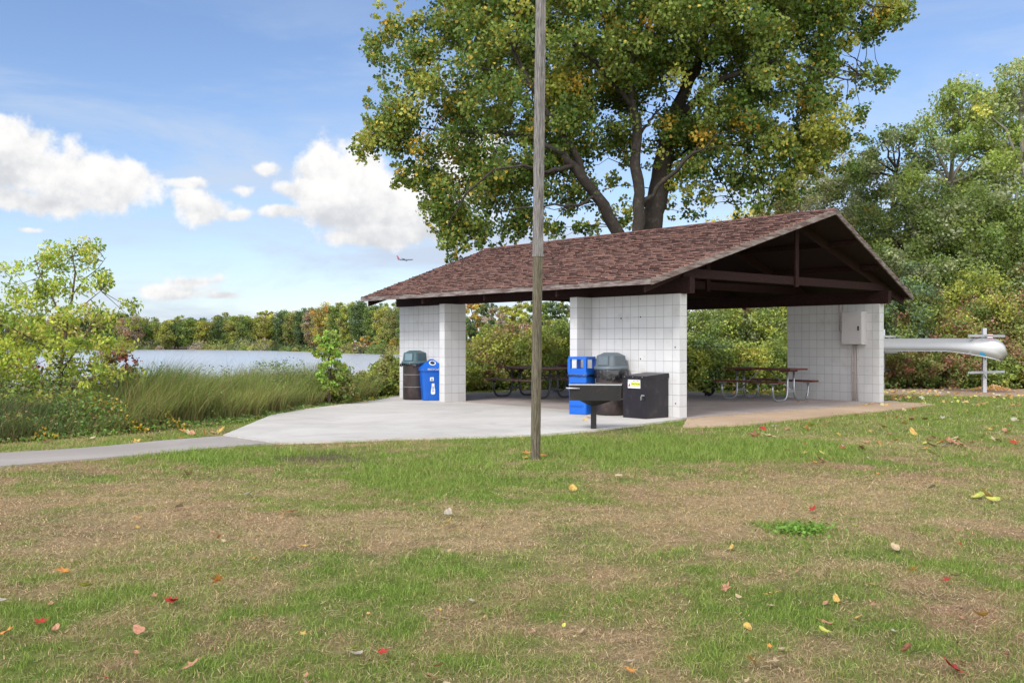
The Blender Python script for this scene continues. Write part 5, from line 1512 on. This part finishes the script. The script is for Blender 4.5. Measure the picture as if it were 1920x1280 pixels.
# ------------------------------------------------------------------ black squirrel beside the picnic table
sq = at(1331, 742, 0.1); 
gx_, gy_ = gp(1331, 742.5, .006)
s_ = empty('squirrel', (gx_, gy_, .006), 'small black squirrel with raised tail on the floor left of the picnic table', 'squirrel', None, R(180))
def skin(name, nodes_, edges_, rads, mat, parent):
    me = bpy.data.meshes.new(name); me.from_pydata(nodes_, edges_, []); o = bpy.data.objects.new(name, me); COL.objects.link(o)
    o.modifiers.new('skin', 'SKIN'); ss = o.modifiers.new('sub', 'SUBSURF'); ss.levels = 2; ss.render_levels = 2
    sv = me.skin_vertices[0].data
    for i, q in enumerate(rads): sv[i].radius = (q, q)
    sv[0].use_root = True
    me.materials.append(mat); o.parent = parent
    return o
nd = [(0, 0, .055), (.05, 0, .065), (.10, 0, .085), (.13, 0, .115), (.165, 0, .110), (.185, 0, .100),    # hips..muzzle
      (.02, .03, .03), (.05, .035, .008), (.02, -.03, .03), (.05, -.035, .008), (.11, .022, .045), (.125, .024, .008), (.11, -.022, .045), (.125, -.024, .008),
      (.132, .016, .145), (.132, -.016, .145), (-.035, 0, .05), (-.075, 0, .09), (-.085, 0, .15), (-.07, 0, .20), (-.095, 0, .235)]
ed = [(0, 1), (1, 2), (2, 3), (3, 4), (4, 5), (0, 6), (6, 7), (0, 8), (8, 9), (2, 10), (10, 11), (2, 12), (12, 13), (3, 14), (3, 15), (0, 16), (16, 17), (17, 18), (18, 19), (19, 20)]
rd = [.052, .054, .045, .036, .028, .014, .028, .012, .028, .012, .016, .009, .016, .009, .009, .009, .024, .042, .052, .048, .022]
skin('body', nd, ed, rd, fur, s_)

# ------------------------------------------------------------------ airliner
ap0 = at(760, 486.5, 2000)
pl = empty('airliner', tuple(ap0), 'small distant jet airliner with red tail in the sky left of the roof', 'airplane', None, R(-4))
apm = pmat('airliner_skin', (.22, .25, .32), .5, n_amp=.1); apr = pmat('airliner_red', (.40, .05, .09), .5, n_amp=.05)
MB().lathe([(.1, -16), (1.0, -14), (1.7, -10), (1.9, -5), (1.9, 10), (1.6, 14), (.8, 16), (.1, 16.6)], 16).build('fuselage', apm, pl, smooth=True, m=Matrix.Rotation(R(90), 4, 'Y'))
for sg in (-1, 1):
    mb = MB(); a = [(3, sg * 1.5, -.6), (-2.5, sg * 1.5, -.6), (-6, sg * 16, 1.0), (-4.4, sg * 16, 1.0)]
    b2 = [(x_, y_, z_ + .35) for x_, y_, z_ in a]
    mb.face(a); mb.face(b2[::-1])
    for i in range(4): mb.face([a[i], a[(i + 1) % 4], b2[(i + 1) % 4], b2[i]])
    mb.build('wing', apm, pl)
    MB().lathe([(.9, -1.8), (1.1, 0), (.8, 2)], 12).build('engine', apm, pl, m=Matrix.Translation((1.2, sg * 5.5, -1.8)) @ Matrix.Rotation(R(90), 4, 'Y'))
    mb = MB(); a = [(-12, sg * .6, .8), (-15, sg * .6, .8), (-16.5, sg * 6, 1.4), (-15.3, sg * 6, 1.4)]; b2 = [(x_, y_, z_ + .25) for x_, y_, z_ in a]
    mb.face(a); mb.face(b2[::-1])
    for i in range(4): mb.face([a[i], a[(i + 1) % 4], b2[(i + 1) % 4], b2[i]])
    mb.build('tailplane', apm, pl)
mb = MB(); a = [(-11, -.2, 1.4), (-16, -.2, 1.4), (-18.3, -.2, 8), (-16.2, -.2, 8)]; b2 = [(x_, .2, z_) for x_, y_, z_ in a]
mb.face(a); mb.face(b2[::-1])
for i in range(4): mb.face([a[i], a[(i + 1) % 4], b2[(i + 1) % 4], b2[i]])
mb.build('tail_fin', apr, pl)

# ------------------------------------------------------------------ fallen leaves
def leaf_mesh(kind, mat, seed):
    q = random.Random(seed); pts = []
    if kind == 'maple':
        for k in range(10):
            a = R(-90 + 18 + k * 36 + q.uniform(-6, 6)); rr = (.5 if k % 2 == 0 else .22) * q.uniform(.85, 1.1)
            pts.append((rr * cos(a), rr * sin(a)))
            a2 = a + R(12); rr2 = (.34 if k % 2 == 0 else .27); pts.append((rr2 * cos(a2), rr2 * sin(a2)))
    else:
        for k in range(14):
            a = 2 * pi * k / 14; rr = (.34 * (1 + .10 * cos(a)) + .24 * max(0, cos(a)) ** 7 - .10 * max(0, -cos(a)) ** 9) * q.uniform(.9, 1.08); pts.append((rr * cos(a) * 1.1, rr * sin(a)))
    cu_ = q.uniform(.1, .8); ca_ = q.uniform(0, pi)
    def lift(x_, y_):
        d1 = x_ * cos(ca_) + y_ * sin(ca_); return cu_ * d1 * d1 + .18 * abs(-x_ * sin(ca_) + y_ * cos(ca_)) + q.uniform(-.02, .02)
    mb = MB(); vs_ = [(x_, y_, lift(x_, y_)) for x_, y_ in pts]; n_ = len(vs_)
    mid = [(x_ * .5, y_ * .5, lift(x_ * .5, y_ * .5)) for x_, y_, _ in vs_]
    i0 = len(mb.v); mb.v += vs_ + mid + [(0, 0, 0)]
    for i in range(n_):
        j = (i + 1) % n_
        mb.f.append((i, j, n_ + j, n_ + i)); mb.uv.append([(0, 0)] * 4); mb.f.append((n_ + i, n_ + j, 2 * n_)); mb.uv.append([(0, 0)] * 3)
    mb.tube([(-.02, 0, .0), (-.35, -.05, .05), (-.62, -.02, .10)], .012, 3)
    me = bpy.data.meshes.new('fallen_leaf'); me.from_pydata(mb.v, [], mb.f); me.materials.append(mat); me.update()
    return me
def lm(n_, c, c2=None): return pmat(n_, c, .7, n_amp=.35, n_scale=3, col2=c2, c2_scale=4, c2_lo=.45, c2_hi=.6)
LM = {'yellow': lm('leaf_yellow', (.50, .37, .09), (.38, .22, .06)), 'orange': lm('leaf_orange', (.52, .24, .04), (.40, .16, .05)), 'red': lm('leaf_red', (.38, .03, .02), (.25, .03, .02)), 'brown': lm('leaf_brown', (.28, .13, .07), (.38, .20, .12)),
      'pale': lm('leaf_pale', (.44, .35, .22), (.34, .24, .14)), 'green': lm('leaf_green', (.30, .38, .07), (.45, .40, .08)), 'pink': lm('leaf_pink', (.40, .20, .13), (.30, .14, .08)), 'white': lm('leaf_underside', (.38, .35, .28), (.27, .23, .18))}
meshes = {c: [leaf_mesh('maple', LM[c], 10 + i) if i % 2 == 0 else leaf_mesh('delt', LM[c], 10 + i) for i in range(4)] for c in LM}
def put_leaf(px, py, size, colr_, label, group, shape=None, z=None, tilt=.35):
    x_, y_ = gp(px, py)
    zz_ = float(terrain(np.array([x_]), np.array([y_]))[0]) + .028 if z is None else z
    m = meshes[colr_][random.randrange(4) if shape is None else shape]
    o = bpy.data.objects.new('fallen_leaf', m); COL.objects.link(o); o.location = (x_, y_, zz_ - .008)
    o.rotation_euler = (random.gauss(0, tilt), random.gauss(0, tilt), random.uniform(0, 2 * pi)); o.scale = (size * .82,) * 3
    return tag(o, label, 'leaf', group)
FG = 'autumn leaves fallen on the lawn'
special = [
 (1786, 1252, .085, 'red', 'bright red maple leaf at the lower right of the lawn', 0), (1700, 1216, .085, 'pink', 'large reddish brown leaf left of the bright red maple leaf', 1), (1540, 860, .20, 'pink', 'crumpled orange brown leaf on the green grass right of centre', 0), (1530, 866, .16, 'orange', 'orange leaf tucked under the crumpled brown leaf', 0),
 (1855, 932, .14, 'yellow', 'yellow leaf in the green tuft near the right edge', 1), (1838, 928, .13, 'green', 'green leaf left of the yellow one in the tuft', 1), (1868, 936, .12, 'green', 'green leaf right of the yellow one in the tuft', 1), (1712, 1070, .09, 'yellow', 'upright yellow leaf in the right foreground', 0), (1446, 1112, .085, 'yellow', 'yellow orange leaf in the middle foreground right of the pole', 0),
 (1774, 1088, .07, 'red', 'small red leaf right of the upright yellow leaf', 0), (1796, 1080, .07, 'pale', 'pale orange leaf beside the small red leaf', 1), (1362, 1100, .08, 'brown', 'dark reddish leaf left of the yellow foreground leaf', 0), (408, 1087, .085, 'orange', 'orange leaf in the middle of the left foreground', 0), (476, 1049, .085, 'orange', 'orange leaf above the middle left foreground leaf', 0),
 (118, 1072, .09, 'orange', 'tan orange leaf at the left on green grass', 0), (165, 1100, .085, 'green', 'pale yellow green leaf at the left', 1), (318, 1128, .08, 'red', 'red leaf fragment of a pair at the left', 0), (330, 1126, .06, 'red', 'second red fragment of the pair at the left', 1), (76, 1168, .08, 'red', 'dark red leaf near the left edge', 0), (12, 1188, .09, 'orange', 'orange leaf at the left edge', 0), (264, 1185, .07, 'pink', 'round pinkish leaf in the left foreground', 1), (718, 1220, .065, 'red', 'small red leaf in the central foreground', 0), (658, 1215, .06, 'green', 'yellow green leaf left of the small red leaf', 1), (674, 1222, .06, 'white', 'white leaf beside the yellow green leaf', 1), (360, 1247, .085, 'pink', 'upright pink leaf at the bottom left', 0), (806, 1268, .09, 'brown', 'brown leaf at the bottom edge of the photo', 0), (820, 1247, .07, 'pink', 'pinkish leaf above the bottom edge', 0), (4, 1127, .06, 'white', 'white seed head coloured leaf at the far left edge', 1),
 (353, 887, .16, 'pale', 'pale leaf on the green strip below the path', 0), (463, 925, .13, 'white', 'white underside leaf in the left middle lawn', 1), (335, 951, .10, 'white', 'small white leaf left of the white underside leaf', 1), (541, 960, .11, 'orange', 'rusty leaf in the middle of the lawn', 1), (838, 982, .10, 'yellow', 'yellow leaf in the middle lawn', 1), (840, 963, .10, 'white', 'whitish leaf above the middle lawn yellow leaf', 1), (570, 1025, .07, 'yellow', 'yellow leaf below the rusty leaf', 1), (1160, 892, .11, 'pale', 'cream leaf right of the pole foot', 1), (1075, 915, .11, 'yellow', 'yellowish leaf just below the pole', 1), (1525, 958, .10, 'red', 'red leaf above the clover patch', 0), (1745, 915, .12, 'white', 'pale leaf in the dry right part of the lawn', 1), (1678, 1028, .09, 'pale', 'tan leaf in the right middle foreground', 1),
 (1440, 817, .24, 'pale', 'dry tan leaf beyond the green strip', 0), (1415, 816, .2, 'pink', 'curled brown leaf beside the dry tan leaf', 0), (1790, 830, .22, 'pink', 'pink brown leaf in the small pile at the right', 0), (1775, 833, .2, 'white', 'whitish leaf in the small pile at the right', 0), (1803, 834, .2, 'brown', 'brown leaf at the right of the small pile', 0), (1782, 827, .2, 'brown', 'brown leaf at the back of the small pile', 0), (1455, 1242 - 0, .08, 'pale', 'pale curled leaf in the lower middle right', 0), (1410, 1240, .085, 'orange', 'tan orange leaf in the lower middle', 0), (1180, 1257, .075, 'orange', 'small orange leaf low in the middle', 0), (1550, 1168, .09, 'pink', 'curled reddish leaf in the lower right lawn', 0), (1835, 1152, .075, 'yellow', 'yellow leaf at the lower right edge', 1), (1550, 1184, .065, 'green', 'yellow green leaf under the curled reddish leaf', 1),
]
for px_, py_, sz, cl__, lb, shp in special: put_leaf(px_, py_, sz * (2.0 if px_ == 1786 else 1.25), cl__, lb, FG, shp, z=float(terrain(np.array([gp(px_, py_)[0]]), np.array([gp(px_, py_)[1]]))[0]) + .045, tilt=.4)
# leaves by the pole foot and on the paving
put_leaf(1017, 850, .13, 'orange', 'rounded orange leaf right against the pole foot', FG, 1)
put_leaf(985, 854, .14, 'yellow', 'yellow leaf left of the pole foot', FG, 0)
put_leaf(978, 820, .13, 'yellow', 'yellow leaf at the apron edge behind the pole', FG, 0)
put_leaf(1104, 784, .17, 'orange', 'orange dead leaf on the concrete beside the grill post', 'leaves on the paving', 0, z=.02)
put_leaf(1098, 788, .15, 'yellow', 'yellow brown leaf just left of the orange one on the concrete', 'leaves on the paving', 1, z=.015)
put_leaf(1458 - 30, 744, .22, 'brown', 'dark brown leaf under the right picnic table', 'leaves on the paving', 0, z=.03)
for p_, q_, c_ in ((1497, 754, 'brown'), (1505, 753, 'pale'), (1513, 754.5, 'brown')): put_leaf(p_, q_, .12, c_, 'dry leaf at the foot of the picnic table leg by the wall', 'leaves on the paving', None, z=.02)
# many small ones
wts = ['yellow'] * 4 + ['pale'] * 5 + ['brown'] * 4 + ['orange'] * 3 + ['pink'] * 2 + ['green'] * 2 + ['white'] * 2 + ['red']
lab = {'yellow': 'small yellow fallen leaf scattered on the lawn', 'pale': 'small pale tan fallen leaf scattered on the lawn', 'brown': 'small brown fallen leaf scattered on the lawn', 'orange': 'small orange fallen leaf scattered on the lawn', 'pink': 'small pinkish brown fallen leaf scattered on the lawn', 'green': 'small yellow green fallen leaf scattered on the lawn', 'white': 'small whitish fallen leaf scattered on the lawn', 'red': 'small red fallen leaf scattered on the lawn'}
k = 0
while k < 225:
    zone = random.random()
    if zone < .50: px_, py_ = random.uniform(1420, 1920), random.uniform(742, 862)
    elif zone < .62: px_, py_ = random.uniform(0, 430), random.uniform(800, 832)
    else: px_, py_ = random.uniform(0, 1920), random.uniform(835, 1275)
    x_, y_ = gp(px_, py_)
    if not lawn_ok(np.array([x_]), np.array([y_]))[0]: continue
    c_ = random.choice(wts); far_ = y_ > 12
    put_leaf(px_, py_, random.uniform(.12, .20) if far_ else random.uniform(.03, .065), c_, lab[c_], FG + ', ' + c_ + ' ones')
    k += 1
# leaf litter (stuff): drifts near the rack and bed
NL = 2600
lx_ = r.uniform(6, 17, NL); ly_ = r.uniform(21, 29.5, NL)
kk = (r.random(NL) < np.where(inpoly(lx_, ly_, rackbed), .9, .45) * np.clip(fbm(lx_, ly_, .8, 5, 3) * 2.4 - .7, 0, 1)) & ~inpoly(lx_, ly_, inner)
lx_, ly_ = lx_[kk], ly_[kk]
lc_ = np.array([(.5, .38, .08), (.42, .22, .08), (.30, .16, .09), (.5, .42, .28)])[r.integers(0, 4, len(lx_))] * r.uniform(.7, 1.2, (len(lx_), 1))
tag(leaves('leaf_litter', np.stack([lx_, ly_, terrain(lx_, ly_) + .045], 1), .10, lc_, r=r, up=2.0, aspect=.9), 'thin drift of dry leaves on the grass around the boat rack', 'leaf litter', kind='stuff')
pm = gp(1880, 733)
n_ = 220; a_ = r.uniform(0, 2 * pi, n_); q_ = np.sqrt(r.random(n_))
tag(leaves('leaf_pile', np.stack([pm[0] + np.cos(a_) * q_ * .5, pm[1] + .6 + np.sin(a_) * q_ * .35, .02 + (1 - q_) * .16 * r.random(n_)], 1), .10, np.array((.42, .24, .13)) * r.uniform(.6, 1.2, (n_, 1)), r=r, up=1.0), 'small brown pile of dry leaves right of the rack post', 'leaf pile', kind='stuff')
